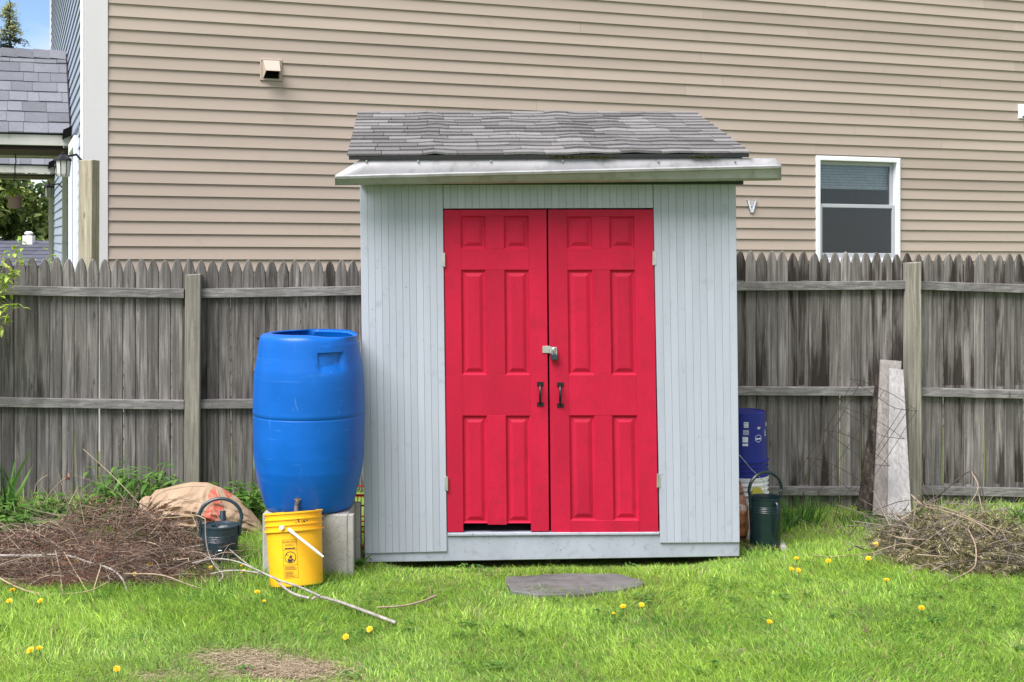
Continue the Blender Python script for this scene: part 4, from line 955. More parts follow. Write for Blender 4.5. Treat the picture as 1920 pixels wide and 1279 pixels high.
def rect2(x0, x1, y0, y1, n=4):
    vs = []; fs = []
    for i in range(n + 1): vs += [(x0 + (x1 - x0) * i / n, y0), (x0 + (x1 - x0) * i / n, y1)]
    for i in range(n): fs.append((2 * i, 2 * i + 2, 2 * i + 3, 2 * i + 1))
    return vs, fs
def ring2(cx, cy, r0, r1, n=28, sx=1.0):
    vs = []; fs = []
    for i in range(n):
        a_ = 2 * math.pi * i / n; vs += [(cx + sx * r0 * math.cos(a_), cy + r0 * math.sin(a_)), (cx + sx * r1 * math.cos(a_), cy + r1 * math.sin(a_))]
    for i in range(n): j = (i + 1) % n; fs.append((2 * i, 2 * i + 1, 2 * j + 1, 2 * j))
    return vs, fs
def poly2(pts): return list(pts), [tuple(range(len(pts)))]
AL = R(-91); ZL = 0.135; it = []
def add2(q): it.append((q[0], q[1], AL, ZL))
lw = 0.036; add2(rect2(-lw, lw, 0.094, 0.0955)); add2(rect2(-lw, lw, -0.092, -0.0905)); add2(rect2(-lw, lw, 0.046, 0.0475)); add2(rect2(-lw, lw, -0.0285, -0.027))
add2(rect2(-lw, -lw + 0.0014, -0.092, 0.0955, 1)); add2(rect2(lw - 0.0014, lw, -0.092, 0.0955, 1))
for body, zz, s_ in (('WARNING', 0.079, 0.0155), ('AVISO', 0.064, 0.0165)):
    vs, fs = text_polys(body, s_); it.append((vs, fs, AL, ZL + zz))
add2(rect2(-0.026, 0.027, 0.050, 0.056))
add2(ring2(0, 0.009, 0.0255, 0.029))
add2(poly2([(-0.021, 0.0245), (-0.018, 0.0275), (0.021, -0.0065), (0.018, -0.0095)][::-1]))
add2(ring2(-0.001, -0.004, 0.0085, 0.011, 16, 1.2)); add2(poly2([(-0.011, -0.012), (0.009, -0.012), (0.011, 0.0), (-0.013, 0.0)])); add2(ring2(0.004, 0.014, 0.0045, 0.0065, 12)); add2(poly2([(-0.006, 0.006), (0.006, 0.004), (0.012, 0.012), (-0.002, 0.018)]))
for i in range(13):
    if i == 5: continue
    w_ = random.uniform(0.035, 0.06); add2(rect2(-lw + 0.006, -lw + 0.006 + w_, -0.036 - i * 0.0042, -0.0345 - i * 0.0042, 3))
cylmap(yellow, 'warning_label', MY, rad, it, 'black_print')
it = []
for i in range(14):
    a_ = random.uniform(-1.35, -0.9); q = ring2(0, 0, 0.0, random.uniform(0.002, 0.005), 8); it.append((q[0], q[1], a_, 0.365 - random.choice((0.025, 0.05, 0.055, 0.035)) + random.uniform(-0.006, 0.004)))
cylmap(yellow, 'dirt_marks', MY, lambda z: rad(z) + 0.0006, it, 'bark_dark')
mb = MB()
e0 = MY @ Vector((0.155 * math.cos(R(-102)), 0.155 * math.sin(R(-102)), 0.30)); hp2 = P(606, 1044, 6.78)
c_a = P(541, 992, 6.80); 
mb.tube(smooth_path([c_a, c_a.lerp(hp2, 0.3) + Vector((0, -0.015, 0.004)), c_a.lerp(hp2, 0.65) + Vector((0, -0.012, 0.004)), hp2], 5), [0.0085] * 3 + [0.0068] * 11 + [0.0060, 0.0055], 8); auto_smooth(mb.build('handle', 'white_plastic', yellow))
mb = MB(); ctr = MY @ Vector((0.150 * math.cos(R(-103)), 0.150 * math.sin(R(-103)), 0.292)); nr_ = (MY.to_3x3() @ Vector((math.cos(R(-103)), math.sin(R(-103)), 0))).normalized(); mb.tube([ctr - nr_ * 0.006, ctr + nr_ * 0.012], 0.011, 12); mb.build('handle_boss', 'white_plastic', yellow)

# white bucket with a navy bucket turned over on top, right of the shed
kc = (1394 - CX) / F * 8.2
wb = thing('bucket', (kc, 8.2, gz(kc, 8.2)), 'white plastic bucket beneath the navy bucket beside the shed', 'bucket', None)
zb_ = gz(kc, 8.2); zs_ = P(0, 889, 8.2).z
bucket(wb, Matrix.Translation((kc, 8.2, zb_)), 'white_plastic', h=zs_ - zb_ - 0.012)
mb = MB(); mb.lathe([(0.0, 0.0), (0.151, 0.0), (0.151, 0.010), (0.0, 0.010)], 40); mb.transform(Matrix.Translation((kc, 8.2, zs_ - 0.0115))); mb.build('lid', 'white_plastic', wb)
nv = thing('bucket', (kc, 8.2, zs_), 'navy blue printed bucket upside down on the white bucket', 'bucket'); hn = P(0, 770, 8.2).z - zs_
MN = Matrix.Translation((kc, 8.2, zs_ + hn)) @ Matrix.Rotation(math.pi, 4, 'X')
radn = bucket(nv, MN, 'navy_plastic', h=hn)
def flip(z): return hn - z
radf2 = lambda z: radn(hn - z); MN2 = Matrix.Translation((kc, 8.2, zs_)); it = []
def addn(q, a, z): it.append((q[0], q[1], R(a), z))
for i in range(4): addn(rect2(-0.014, 0.014, -0.003, 0.003), -93, hn - 0.055 - i * 0.0085)
for i in range(6): addn(rect2(-0.018, 0.016, -0.0012, 0.0012), -93, hn - 0.10 - i * 0.005)
addn(rect2(-0.019, 0.013, -0.016, 0.016), -94, hn - 0.155); addn(rect2(-0.019, 0.013, -0.007, 0.007), -94, hn - 0.185)
hexa = lambda r: [(r * math.sin(math.pi * k / 3) * 1.1, r * math.cos(math.pi * k / 3)) for k in range(6)]
h0, h1 = hexa(0.024), hexa(0.0215); addn((h0 + h1, [(k, 6 + k, 6 + (k + 1) % 6, (k + 1) % 6) for k in range(6)]), -60, hn - 0.15)
addn(rect2(-0.019, 0.019, -0.004, 0.004), -60, hn - 0.152); addn(rect2(-0.012, 0.012, -0.003, 0.003), -58, hn - 0.088); addn(rect2(-0.008, 0.008, -0.001, 0.001), -58, hn - 0.095)
addn(rect2(-0.015, 0.015, -0.002, 0.0), -30, hn - 0.105); addn(rect2(-0.015, 0.015, -0.036, -0.034), -30, hn - 0.105); addn(rect2(-0.015, -0.013, -0.036, 0.0, 1), -30, hn - 0.105)
vs, fs = text_polys('SE', 0.03); it.append((vs, fs, R(-29), hn - 0.135)); addn(rect2(-0.012, 0.012, -0.012, 0.012), -20, hn - 0.075)
cylmap(nv, 'printed_label', MN2, radf2, it, 'white_print')
it = []; addn(poly2([(-0.012, 0), (0.0, 0.004), (0.012, 0), (0.010, 0.006), (-0.010, 0.006)]), -58, hn - 0.083); cylmap(nv, 'red_badge', MN2, radf2, it, 'red_print')

# ------------------------------------------------------------------ watering cans
def watering_can(base, mat, label, rot, w=0.096, h=0.265, lid=True, spout=True, tilt=0.0):
    t = thing('watering_can', base, label, 'watering can'); M = Matrix.Translation(base) @ Matrix.Rotation(tilt, 4, 'Y') @ Matrix.Rotation(rot, 4, 'Z')
    prof = [(0.0, 0.0), (w * 0.90, 0.0), (w * 0.93, 0.004), (w * 0.92, 0.012), (w * 0.955, h * 0.5), (w * 0.985, h - 0.085)]
    for k in range(4): z0 = h - 0.080 + k * 0.0095; prof += [(w * 0.985, z0), (w * 1.005, z0 + 0.0025), (w * 0.985, z0 + 0.005)]
    prof += [(w * 0.99, h - 0.008), (w * 1.02, h - 0.006), (w * 1.02, h), (w * 0.98, h + 0.001)]
    if lid: prof += [(w * 0.95, h - 0.006), (w * 0.5, h - 0.006), (w * 0.48, h - 0.016), (0.0, h - 0.018)]
    else: prof += [(w * 0.96, h - 0.006), (w * 0.93, 0.012), (0.0, 0.012)]
    mb = MB(); mb.lathe(prof, 48); mb.transform(M); auto_smooth(mb.build('can_body', mat, t), 30)
    mb = MB(); pts = [M @ Vector((-w * 1.03, 0, h - 0.06)), M @ Vector((-w * 1.10, 0, h + 0.02))]
    for k in range(9): a_ = math.pi - math.pi * k / 8; pts.append(M @ Vector((w * 1.16 * math.cos(a_), 0, h + 0.035 + 0.105 * math.sin(a_))))
    pts += [M @ Vector((w * 1.10, 0, h + 0.02)), M @ Vector((w * 1.03, 0, h - 0.06))]
    mb.tube(smooth_path(pts, 3), 0.0095, 10); auto_smooth(mb.build('top_handle', mat, t))
    mb = MB()
    if spout == 'back':
        mb.tube(smooth_path([M @ Vector((0.0, -w * 0.97, h - 0.03)), M @ Vector((0.0, -w * 1.28, h - 0.02)), M @ Vector((0, -w * 1.34, h - 0.09)), M @ Vector((0, -w * 1.12, h - 0.17)), M @ Vector((0.0, -w * 0.94, h - 0.20))], 4), 0.0085, 8); auto_smooth(mb.build('side_handle', mat, t))
    else:
        mb.tube(smooth_path([M @ Vector((0, w * 0.9, 0.05)), M @ Vector((0, w * 1.5, 0.10)), M @ Vector((0, w * 1.9, 0.22)), M @ Vector((0, w * 2.05, h + 0.035))], 4), [0.024 - 0.0007 * k for k in range(13)], 10); auto_smooth(mb.build('spout', mat, t))
    return t, M
cb1 = GP(413, 1066); cb1.z = gz(cb1.x, cb1.y)
wc, MW = watering_can(cb1, 'teal_enamel', 'dark teal watering can in long grass before the paper bag', R(8), 0.0975, 0.235, True, 'front', 0.0)
mb = MB(); c = MW @ Vector((0.02, -0.01, 0.2215)); mb.lathe([(0.0, 0.010), (0.022, 0.008), (0.034, 0.0)], 24); mb.transform(Matrix.Translation(c)); auto_smooth(mb.build('cap', 'galvanised', wc))
for i in range(2):
    mb = MB(); c = P(409 + i * 1.5, 1033, cb1.y - 0.1); mb.tube([c, c + Vector((0.02, 0, 0))], 0.004, 6); mb.build('clip', 'galvanised', wc); break
cb2 = GP(1435, 1031); cb2.z = 0.03
wc2, MW2 = watering_can(cb2, 'green_enamel', 'dark green watering can standing at the shed corner', R(22), 0.094, 0.268, False, 'back', 0.0)
it = []
pk = thing('wooden_plank', (cb2.x, cb2.y, 0), 'short dirty plank lying under the green watering can', 'plank')
mb = MB(); mb.box((cb2.x - 0.12, cb2.y - 0.09, -0.01), (cb2.x + 0.10, cb2.y + 0.09, 0.0295), 0.004); mb.build('board', 'rotten_wood', pk)
mb = MB(); mb.tube([(cb2.x + 0.085, cb2.y - 0.12, 0.02), (cb2.x + 0.10, cb2.y + 0.05, 0.02)], 0.02, 12); mb.build('round_stone', 'concrete', None, label='small round grey pipe end beside the green watering can', cat='pipe')
# foil bag of soil between shed and can
fb = MB(); n1, n2 = 10, 16; c0 = P(1392, 1030, 7.86)
for i in range(n1 + 1):
    f = i / n1; z_ = 0.0 + 0.33 * f; sc = 0.05 * (math.sin(math.pi * min(1, 0.15 + f * 0.85)) ** 0.5 + 0.25)
    for k in range(n2):
        a_ = 2 * math.pi * k / n2; q = Vector((sc * 0.9 * math.cos(a_), sc * 1.8 * math.sin(a_), z_)); q *= 1 + 0.25 * noise.noise(q * 14); fb.v.append(Vector((c0.x - 0.012, 7.93, 0)) + q)
for i in range(n1):
    for k in range(n2): fb.f.append((i * n2 + k, i * n2 + (k + 1) % n2, (i + 1) * n2 + (k + 1) % n2, (i + 1) * n2 + k))
fb.f.append(tuple(n1 * n2 + k for k in range(n2)))
fb.build('soil_bag', 'copper_bag', None, True, 'glossy copper brown bag wedged between shed and green watering can', 'bag')
mb = MB(); c = P(1420, 925, 7.95); mb.lathe([(0.0, 0.006), (0.034, 0.006), (0.038, 0.0), (0.036, -0.012), (0.0, -0.012)], 24); mb.transform(Matrix.Translation(c) @ Matrix.Rotation(R(72), 4, 'X') @ Matrix.Rotation(R(15), 4, 'Y'))
tj = thing('spray_bottle', Vector((c.x, 7.985, gz(c.x, 8.0))), 'translucent bottle with olive yellow lid behind the green can', 'bottle'); mb.build('lid', 'yellow_lid', tj)
mb = MB(); mb.lathe([(0.0, 0), (0.03, 0), (0.033, 0.01), (0.033, 0.24), (0.02, 0.29), (0.016, 0.30), (0.0, 0.30)], 20); mb.transform(Matrix.Translation((c.x, 7.985, gz(c.x, 8.0)))); auto_smooth(mb.build('bottle_body', 'white_plastic', tj))
mb = MB(); mb.tube([G(1387, 854, -0.01), P(1408, 879, 7.9), P(1432, 902, 8.05)], 0.0022, 5); mb.tube([P(1432, 902, 8.05), P(1434, 930, 8.05), P(1436, 960, 8.05), Vector((P(1436, 960, 8.05).x, 8.05, gz(1.4, 8.05)))], 0.0022, 5); mb.build('string', 'string', None, label='thin pale cord strung from the shed corner over the white bucket', cat='cord')

# red wire crate between barrel and shed
cr = thing('plastic_crate', ((673 - CX) / F * 7.95, 7.95, gz(-0.9, 7.95)), 'red lattice crate squeezed between blue barrel and shed', 'crate')
cx0, cx1, cz0 = (652 - CX) / F * 7.75, (676 - CX) / F * 7.75, 0.10; base_ = gz(-0.9, 7.9); zt0 = P(0, 928, 7.75).z
mb = MB()
for i in range(13):
    x_ = -1.06 + i * 0.0185; mb.bar((x_, 7.75, base_), (x_, 7.75, zt0), 0.004, 0.005, (0, 1, 0))
for i in range(12):
    y_ = 7.75 + i * 0.025; mb.bar((-0.836, y_, base_), (-0.836, y_, zt0), 0.004, 0.005, (0, 1, 0)); mb.bar((-1.06, y_, base_), (-1.06, y_, zt0), 0.004, 0.005, (0, 1, 0))
mb.build('lattice', 'red_plastic', cr)
mb = MB()
for z_ in (base_ + 0.006, base_ + 0.09, base_ + 0.12, zt0 - 0.06, zt0):
    mb.bar((-1.063, 7.747, z_), (-0.833, 7.747, z_), 0.008, 0.008); mb.bar((-0.833, 7.747, z_), (-0.833, 8.03, z_), 0.008, 0.008); mb.bar((-1.063, 7.747, z_), (-1.063, 8.03, z_), 0.008, 0.008); mb.bar((-1.063, 8.03, z_), (-0.833, 8.03, z_), 0.008, 0.008)
mb.build('rim', 'red_plastic', cr)

# ------------------------------------------------------------------ paper yard waste bag
def build_bag():
    Y0 = 7.98; xa, xb = (277 - CX) / F * Y0, (496 - CX) / F * Y0; n, m_ = 130, 96; mb = MB()
    cx_ = (xa + xb) / 2; tops = [(0, 0.155), (0.04, 0.195), (0.10, 0.235), (0.2, 0.275), (0.32, 0.30), (0.46, 0.305), (0.58, 0.285), (0.7, 0.245), (0.82, 0.18), (0.93, 0.095), (1.0, 0.03)]
    tops = [(f, P(0, y_, Y0).z) for f, y_ in ((0, 934), (0.05, 922), (0.14, 918), (0.28, 910), (0.36, 907), (0.50, 908), (0.62, 918), (0.75, 936), (0.86, 958), (0.95, 983), (1.0, 1003))]
    def top(f):
        for (a, b), (c, d) in zip(tops, tops[1:]):
            if f <= c: return b + (d - b) * (f - a) / (c - a)
        return tops[-1][1]
    gz0 = gz(cx_, Y0); rs = random.Random(12)
    FOLDS = [(rs.uniform(0.0, 0.2), rs.uniform(-0.5, 0.7), rs.uniform(0.45, 0.95), rs.uniform(-0.8, 0.8), rs.uniform(0.010, 0.020) * rs.choice((1, 1, -1)), rs.uniform(0.014, 0.030)) for _ in range(11)]
    FOLDS += [(rs.uniform(0.5, 0.75), rs.uniform(-0.8, 0.5), rs.uniform(0.8, 1.0), rs.uniform(-0.8, 0.6), rs.uniform(0.006, 0.014) * rs.choice((1, -1)), rs.uniform(0.012, 0.022)) for _ in range(8)]
    FOLDS += [(rs.uniform(0.2, 0.6), rs.uniform(-0.9, -0.3), rs.uniform(0.25, 0.65), rs.uniform(0.3, 0.9), rs.uniform(0.006, 0.012), rs.uniform(0.012, 0.022)) for _ in range(4)]
    def tri(v): v = v % 1.0; return 1 - abs(2 * v - 1)
    for i in range(n + 1):
        f = i / n; x_ = xa + (xb - xa) * f; hz = max(0.02, top(f) - gz0); hy = 0.155 * (0.55 + 0.45 * math.sin(math.pi * min(1, f * 0.9 + 0.12))) * (1 - 0.75 * sstep(0.72, 1, f))
        for k in range(m_):
            h2 = m_ // 2; front = k < h2; sv = -1 + 2 * (k / h2) if front else 1 - 2 * ((k - h2) / h2)
            th_ = (1 - abs(sv) ** 2.1) ** 0.85; sg = -1 if front else 0.7
            p = Vector((x_, Y0 + 0.055 * (sv + 1) / 2 + sg * hy * th_, gz0 + hz * (sv + 1) / 2))
            ph = math.atan2(sv - 0.1, f * 2.4 + 0.05); wob = noise.noise(Vector((f * 5, sv * 2, 0.4)))
            dsp = 0.030 * (tri(ph * 2.3 + 0.35 * wob) - 0.5) * math.exp(-f * 2.0) + 0.013 * (tri(ph * 5.1 + 0.5 * wob + 0.3) - 0.5) * math.exp(-f * 1.1)
            dsp += 0.012 * (0.5 - abs(noise.noise(Vector((x_ * 9 + p.z * 5, p.z * 12 - x_ * 3, 2.0))))) + 0.007 * (0.5 - abs(noise.noise(Vector((x_ * 24, p.z * 30, 7.0)))))
            for (f0, s0, f1, s1, am, wd) in FOLDS:
                ex, ey = (f1 - f0) * 0.66, (s1 - s0) * 0.16; qx, qy = (f - f0) * 0.66, (sv - s0) * 0.16; tt = max(0.0, min(1.0, (qx * ex + qy * ey) / (ex * ex + ey * ey + 1e-9))); dd = math.hypot(qx - ex * tt, qy - ey * tt)
                dsp += am * max(0.0, 1 - dd / wd) * (1 - 0.5 * tt)
            p.y += (-dsp if front else dsp) * min(1.0, th_ * 1.6); p.z = max(gz0 + 0.002, p.z + 0.35 * dsp * th_); p.x += 0.012 * wob * (1 - f); mb.v.append(p)
    for i in range(n):
        for k in range(m_): mb.f.append((i * m_ + k, i * m_ + (k + 1) % m_, (i + 1) * m_ + (k + 1) % m_, (i + 1) * m_ + k))
    mb.f.append(tuple(n * m_ + k for k in range(m_)))
    t = thing('paper_bag', (cx_ + 0.10, Y0, gz0), 'crumpled brown paper yard bag with red print lying by the fence', 'bag')
    b = mb.build('bag_body', 'kraft_paper', t); auto_smooth(b, 28)
    fl = MB()                                                    # folded mouth
    for k in range(26):
        a_ = -0.6 + 3.6 * k / 25; ca, sa = math.cos(a_), math.sin(a_)
        for j, (dx, s_) in enumerate(((0.02, 1.02), (-0.012, 1.08), (-0.03, 1.0), (-0.022, 0.85))):
            w_ = 0.018 * noise.noise(Vector((k * 0.6, j * 0.9, 2))); fl.v.append(Vector((xa + dx + w_, Y0 + 0.07 * ca * s_ - 0.02, gz0 + (top(0) - gz0) * (0.5 + 0.5 * sa * s_) + w_)))
    for k in range(25):
        for j in range(3): fl.f.append((k * 4 + j, (k + 1) * 4 + j, (k + 1) * 4 + j + 1, k * 4 + j + 1))
    fo = fl.build('folded_mouth', 'kraft_paper', t); md = fo.modifiers.new('thickness', 'SOLIDIFY'); md.thickness = 0.002
build_bag()

# ------------------------------------------------------------------ boards, wire and twigs on the right
def lean_board(top, bot, Yt, Yb, w_t, w_b, th, mat, name, label, notch=0.0):
    t0, t1 = P(top[0], top[1], Yt), P(top[0] + w_t, top[1] + 3, Yt); b0, b1 = P(bot[0], bot[1], Yb), P(bot[0] + w_b, bot[1], Yb)
    n_ = (b1 - b0).cross(t0 - b0).normalized(); mb = MB(); mb.prism([b0, b1, t1, t0], n_, th, 0.003); return mb.build(name, mat, None, label=label, cat='board')
lean_board((1651, 674), (1637, 966), 9.25, 8.86, 40, 30, 0.022, 'grey_board_wood', 'leaning_board', 'pale beige board leaning on the fence behind the rough white board')
lean_board((1668, 690), (1664, 980), 9.17, 8.74, 26, 46, 0.020, 'white_board_wood', 'leaning_board', 'rough whitish board leaning on the fence post, foremost of the leaning boards')
lean_board((1645, 700), (1608, 957), 9.25, 8.98, 6, 32, 0.03, 'rotten_wood', 'leaning_board', 'dark rotten board leaning on the fence next to the pale boards')
def wire_cage():
    t = thing('wire_trellis', P(1620, 960, 8.75) * 1.0, 'bent rusty wire trellis tilted in front of the leaning boards', 'trellis'); Yc = 8.70
    def W(px, py, d=0): return P(px, py, Yc + d)
    rungs = [((1594, 710), (1622, 717), (1720, 771)), ((1568, 760), (1600, 770), (1696, 823)), ((1545, 806), (1585, 815), (1668, 874)), ((1512, 858), (1550, 866), (1640, 925))]
    for a, b, c in rungs:
        mb = MB(); mb.tube(smooth_path([W(*a, 0.0), W(*b, 0.08), W((b[0] + c[0]) / 2 + 3, (b[1] + c[1]) / 2 - 4, 0.10), W(*c, 0.02)], 4), 0.0019, 5)
        a2 = (a[0] + 12, a[1] + 4); mb.tube(smooth_path([W(*a, 0.0), W((a[0] + c[0]) / 2 - 8, (a[1] + c[1]) / 2 + 7, -0.05), W(c[0] - 42, c[1] - 6, -0.07), W(*c, 0.02)], 4), 0.0019, 5)
        mb.tube([W(c[0] - 42, c[1] - 6, -0.07), W(c[0] - 44, c[1] - 1, -0.09)], 0.0019, 5); mb.build('wire_ring', 'rusty_wire', t)
    for a, b in (((1718, 770), (1600, 948)), ((1706, 764), (1588, 944)), ((1692, 766), (1571, 950)), ((1658, 731), (1532, 930)), ((1616, 712), (1505, 905)), ((1600, 714), (1490, 895))):
        mb = MB(); mb.tube(smooth_path([W(*a, random.uniform(-.03, .08)), W((a[0] + b[0]) / 2 + random.uniform(-4, 4), (a[1] + b[1]) / 2, random.uniform(-.02, .06)), W(*b, random.uniform(-.05, .03))], 6), 0.0018, 5); mb.build('wire', 'rusty_wire', t)
    for b in ((1600, 948), (1571, 950)):
        g0 = P(b[0], b[1], Yc); mb = MB(); mb.tube([g0, Vector((g0.x - 0.04, g0.y, gz(g0.x, g0.y) - 0.02))], 0.0018, 5); mb.build('wire', 'rusty_wire', t)
wire_cage()

def branch(pts, rad, mat, label, Yf=None, group=None, name='branch', sides=7):
    # pts: (px, py, height above ground) on the ground plane
    path = []
    for q in pts:
        hq = q[2] + 0.018; g0 = GP(q[0], q[1], hq) + Vector((0, 0, hq)); path.append(g0)
    mb = MB(); sm = smooth_path(path, 5); n = len(sm)
    rd = [rad[0] + (rad[1] - rad[0]) * i / (n - 1) for i in range(n)]
    mb.tube(sm, rd, sides); return auto_smooth(mb.build(name, mat, None, label=label, cat='branch', group=group), 60)
branch([(742, 1168, .012), (700, 1152, .02), (640, 1130, .02), (598, 1119, .025), (585, 1124, .012)], (0.0085, 0.007), 'bark_grey', 'straight grey stick on the lawn pointing towards the bottom centre')
branch([(600, 1118, .03), (560, 1100, .065), (520, 1087, .09), (480, 1068, .115), (440, 1052, .12), (400, 1048, .12), (360, 1056, .10)], (0.0062, 0.003), 'bark_grey', 'long forked grey branch crossing in front of the yellow bucket')
branch([(580, 1122, .02), (552, 1114, .035), (528, 1098, .065), (512, 1082, .095), (470, 1072, .10), (430, 1070, .09), (395, 1076, .07)], (0.0075, 0.003), 'bark_grey', 'thicker grey branch arching low before the yellow bucket')
branch([(516, 1084, .095), (470, 1062, .11), (430, 1030, .10), (415, 1018, .13), (380, 1022, .12), (330, 1030, .10)], (0.004, 0.002), 'bark_grey', 'thin grey twig rising past the teal watering can')
branch([(818, 1117, .02), (790, 1128, .015), (755, 1136, .012), (706, 1139, .010)], (0.0062, 0.004), 'bark_tan', 'short cut tan twig alone on the lawn')
branch([(1612, 1020, .01), (1590, 1000, .02), (1566, 980, .03)], (0.005, 0.003), 'bark_tan', 'short tan stick on the grass near the wire trellis')
branch([(1524, 1041, .012), (1560, 1044, .012), (1610, 1040, .015), (1640, 1036, .02)], (0.004, 0.0025), 'bark_tan', 'thin pale stick lying on the grass before the twig heap')
branch([(385, 973, .30), (386, 1010, .20), (392, 1040, .12), (402, 1060, .08), (418, 1078, .05), (410, 1092, .02)], (0.0035, 0.003), 'bark_grey', 'pale bent twig standing against the teal watering can')
branch([(385, 973, .30), (365, 966, .29), (330, 970, .25), (295, 972, .2)], (0.003, 0.0025), 'dry_stem', 'pale horizontal twig across the paper bag')

def arc_stem(a, b, h, rad=0.003, Ya=7.6, Yb=None):
    p0, p3 = P(a[0], a[1], Ya), P(b[0], b[1], Yb or Ya); m_ = (p0 + p3) / 2 + Vector((random.uniform(-.05, .05), random.uniform(-.05, .05), h)); return smooth_path([p0, p0.lerp(m_, 0.55) + Vector((0, 0, h * 0.25)), m_, p3.lerp(m_, 0.55) + Vector((0, 0, h * 0.2)), p3], 4)

def twig_heap(name, label, cx, cy, rx, ry, hz, n, nleaf, mats, leafmat, shape_pow=1.0, long_stems=(), flat=0.25, lw=(0.015, 0.03, 0.006), seed=1, lobe=None, sprays=0, spikes=0):
    rs = random.Random(seed); t = thing(name, (cx, cy, gz(cx, cy)), label, 'brush pile')
    def hgt(x_, y_):
        d = ((x_ - cx) / rx) ** 2 + ((y_ - cy) / ry) ** 2; return hz * max(0.0, 1 - d) ** shape_pow * (0.75 + 0.5 * noise.noise(Vector((x_ * 3, y_ * 3, seed)))) + 0.012 + (lobe[4] * max(0.0, 1 - ((x_ - lobe[0]) / lobe[2]) ** 2 - ((y_ - lobe[1]) / lobe[3]) ** 2) if lobe else 0.0)
    mb = MB()
    def pick():
        while True:
            u_, v_ = rs.uniform(-1, 1), rs.uniform(-1, 1)
            if u_ * u_ + v_ * v_ < 1: return cx + u_ * rx, cy + v_ * ry
    for i in range(n):
        x_, y_ = pick(); L_ = rs.choice((0.07, 0.12, 0.2, 0.3, 0.45)) * rs.uniform(0.6, 1.3); a_ = rs.gauss(0.0, 0.75) + (math.pi if rs.random() < 0.5 else 0)
        z_ = gz(x_, y_) + hgt(x_, y_) * rs.uniform(0.15, 1.08); d = Vector((math.cos(a_), math.sin(a_) * 0.8, rs.gauss(0, flat)))
        pts = []; p = Vector((x_, y_, z_)) - d * L_ / 2; bend = Vector((rs.gauss(0, .6), rs.gauss(0, .6), rs.gauss(-0.25, .5)))
        for k in range(5): pts.append(p.copy()); dd = (d + bend * (k / 4 - 0.5)); p += dd * L_ / 4
        for q in pts: q.z = max(q.z, gz(q.x, q.y) + 0.004)
        r0 = rs.choice((0.0009, 0.0011, 0.0014, 0.0014, 0.0024)) * rs.uniform(0.8, 1.2); mb.tube(pts, [r0, r0, r0 * .9, r0 * .8, r0 * .6], 4, False)
        for _ in range(rs.choice((0, 1, 2))):                    # side twigs
            k = rs.choice((1, 2, 3)); e_ = pts[k] + (d + Vector((rs.gauss(0, .8), rs.gauss(0, .8), rs.gauss(0.1, .6)))) * (L_ * rs.uniform(0.12, 0.3)); e_.z = max(e_.z, gz(e_.x, e_.y) + 0.004)
            mb.tube([pts[k], pts[k].lerp(e_, 0.55) + Vector((0, 0, rs.gauss(0, .006))), e_], [r0 * .7, r0 * .55, r0 * .35], 3, False)
    for i in range(spikes):                                    # loose ends that stick out of the heap
        x_, y_ = pick(); b_ = Vector((x_, y_, gz(x_, y_) + hgt(x_, y_) * 0.7)); out_ = Vector((x_ - cx, (y_ - cy) * 0.6, 0)); d = (out_.normalized() * rs.uniform(0.1, 1.0) + Vector((rs.gauss(0, .6), rs.gauss(-0.2, .5), rs.uniform(0.15, 0.9)))).normalized(); L_ = rs.uniform(0.10, 0.34); r0 = rs.choice((0.0013, 0.0018, 0.0026, 0.0036)) * rs.uniform(0.8, 1.2)
        pts = [b_ + d * (L_ * k / 4) + Vector((0, 0, -0.35 * L_ * (k / 4) ** 2)) + Vector((rs.gauss(0, .008), rs.gauss(0, .008), rs.gauss(0, .006))) for k in range(5)]
        for q in pts: q.z = max(q.z, gz(q.x, q.y) + 0.004)
        mb.tube(pts, [r0, r0 * .9, r0 * .8, r0 * .65, r0 * .4], 4, False)
        for _ in range(rs.choice((1, 2, 3))):
            k = rs.choice((2, 3)); e_ = pts[k] + (d + Vector((rs.gauss(0, .7), rs.gauss(0, .7), rs.gauss(0.2, .5)))) * (L_ * rs.uniform(0.2, 0.4)); e_.z = max(e_.z, gz(e_.x, e_.y) + 0.004); mb.tube([pts[k], e_], [r0 * .6, r0 * .3], 3, False)
    mb.build('twigs', mats[0], t, kind='stuff')
    for st in long_stems:
        mb = MB(); sm = [Vector((0, 0, H)) + (q - Vector((0, 0, H))) * 0.978 for q in st[0]]; mb.tube(sm, [st[1] * (1 - 0.5 * i / len(sm)) for i in range(len(sm))], 6); mb.build('stem', st[2], t, True)
    mb = MB()
    for i in range(nleaf):
        x_, y_ = pick(); z_ = gz(x_, y_) + hgt(x_, y_) * (1.06 - 0.75 * rs.random() ** 1.7)
        mb.leaf((x_, y_, z_), (rs.gauss(0, 1), rs.gauss(0, 1), rs.gauss(0, .6)), (rs.gauss(0, .6), rs.gauss(0, .6), 1), rs.uniform(lw[0], lw[1]), lw[2] * rs.uniform(0.7, 1.4), rs.uniform(-0.8, 0.8), (0.6, 1.0))
    for i in range(sprays):                                   # flat cedar fronds
        x_, y_ = pick(); z_ = gz(x_, y_) + hgt(x_, y_) * rs.uniform(0.55, 1.02); ax = Vector((rs.gauss(0, 1), rs.gauss(-0.3, 1), rs.gauss(-0.25, .5))).normalized(); sd0 = ax.cross(Vector((rs.gauss(0, .5), rs.gauss(0, .5), 1))).normalized(); L_ = rs.uniform(0.05, 0.11); b_ = Vector((x_, y_, z_)); up_ = sd0.cross(ax)
        for k in range(7):
            f = k / 7; q = b_ + ax * (L_ * f) - up_ * (0.25 * L_ * f * f)
            for sg in (-1, 1): mb.leaf(q, ax * 0.8 + sd0 * sg, up_, L_ * 0.42 * (1.05 - f), 0.0055, 0.3, (0.7, 1.0))
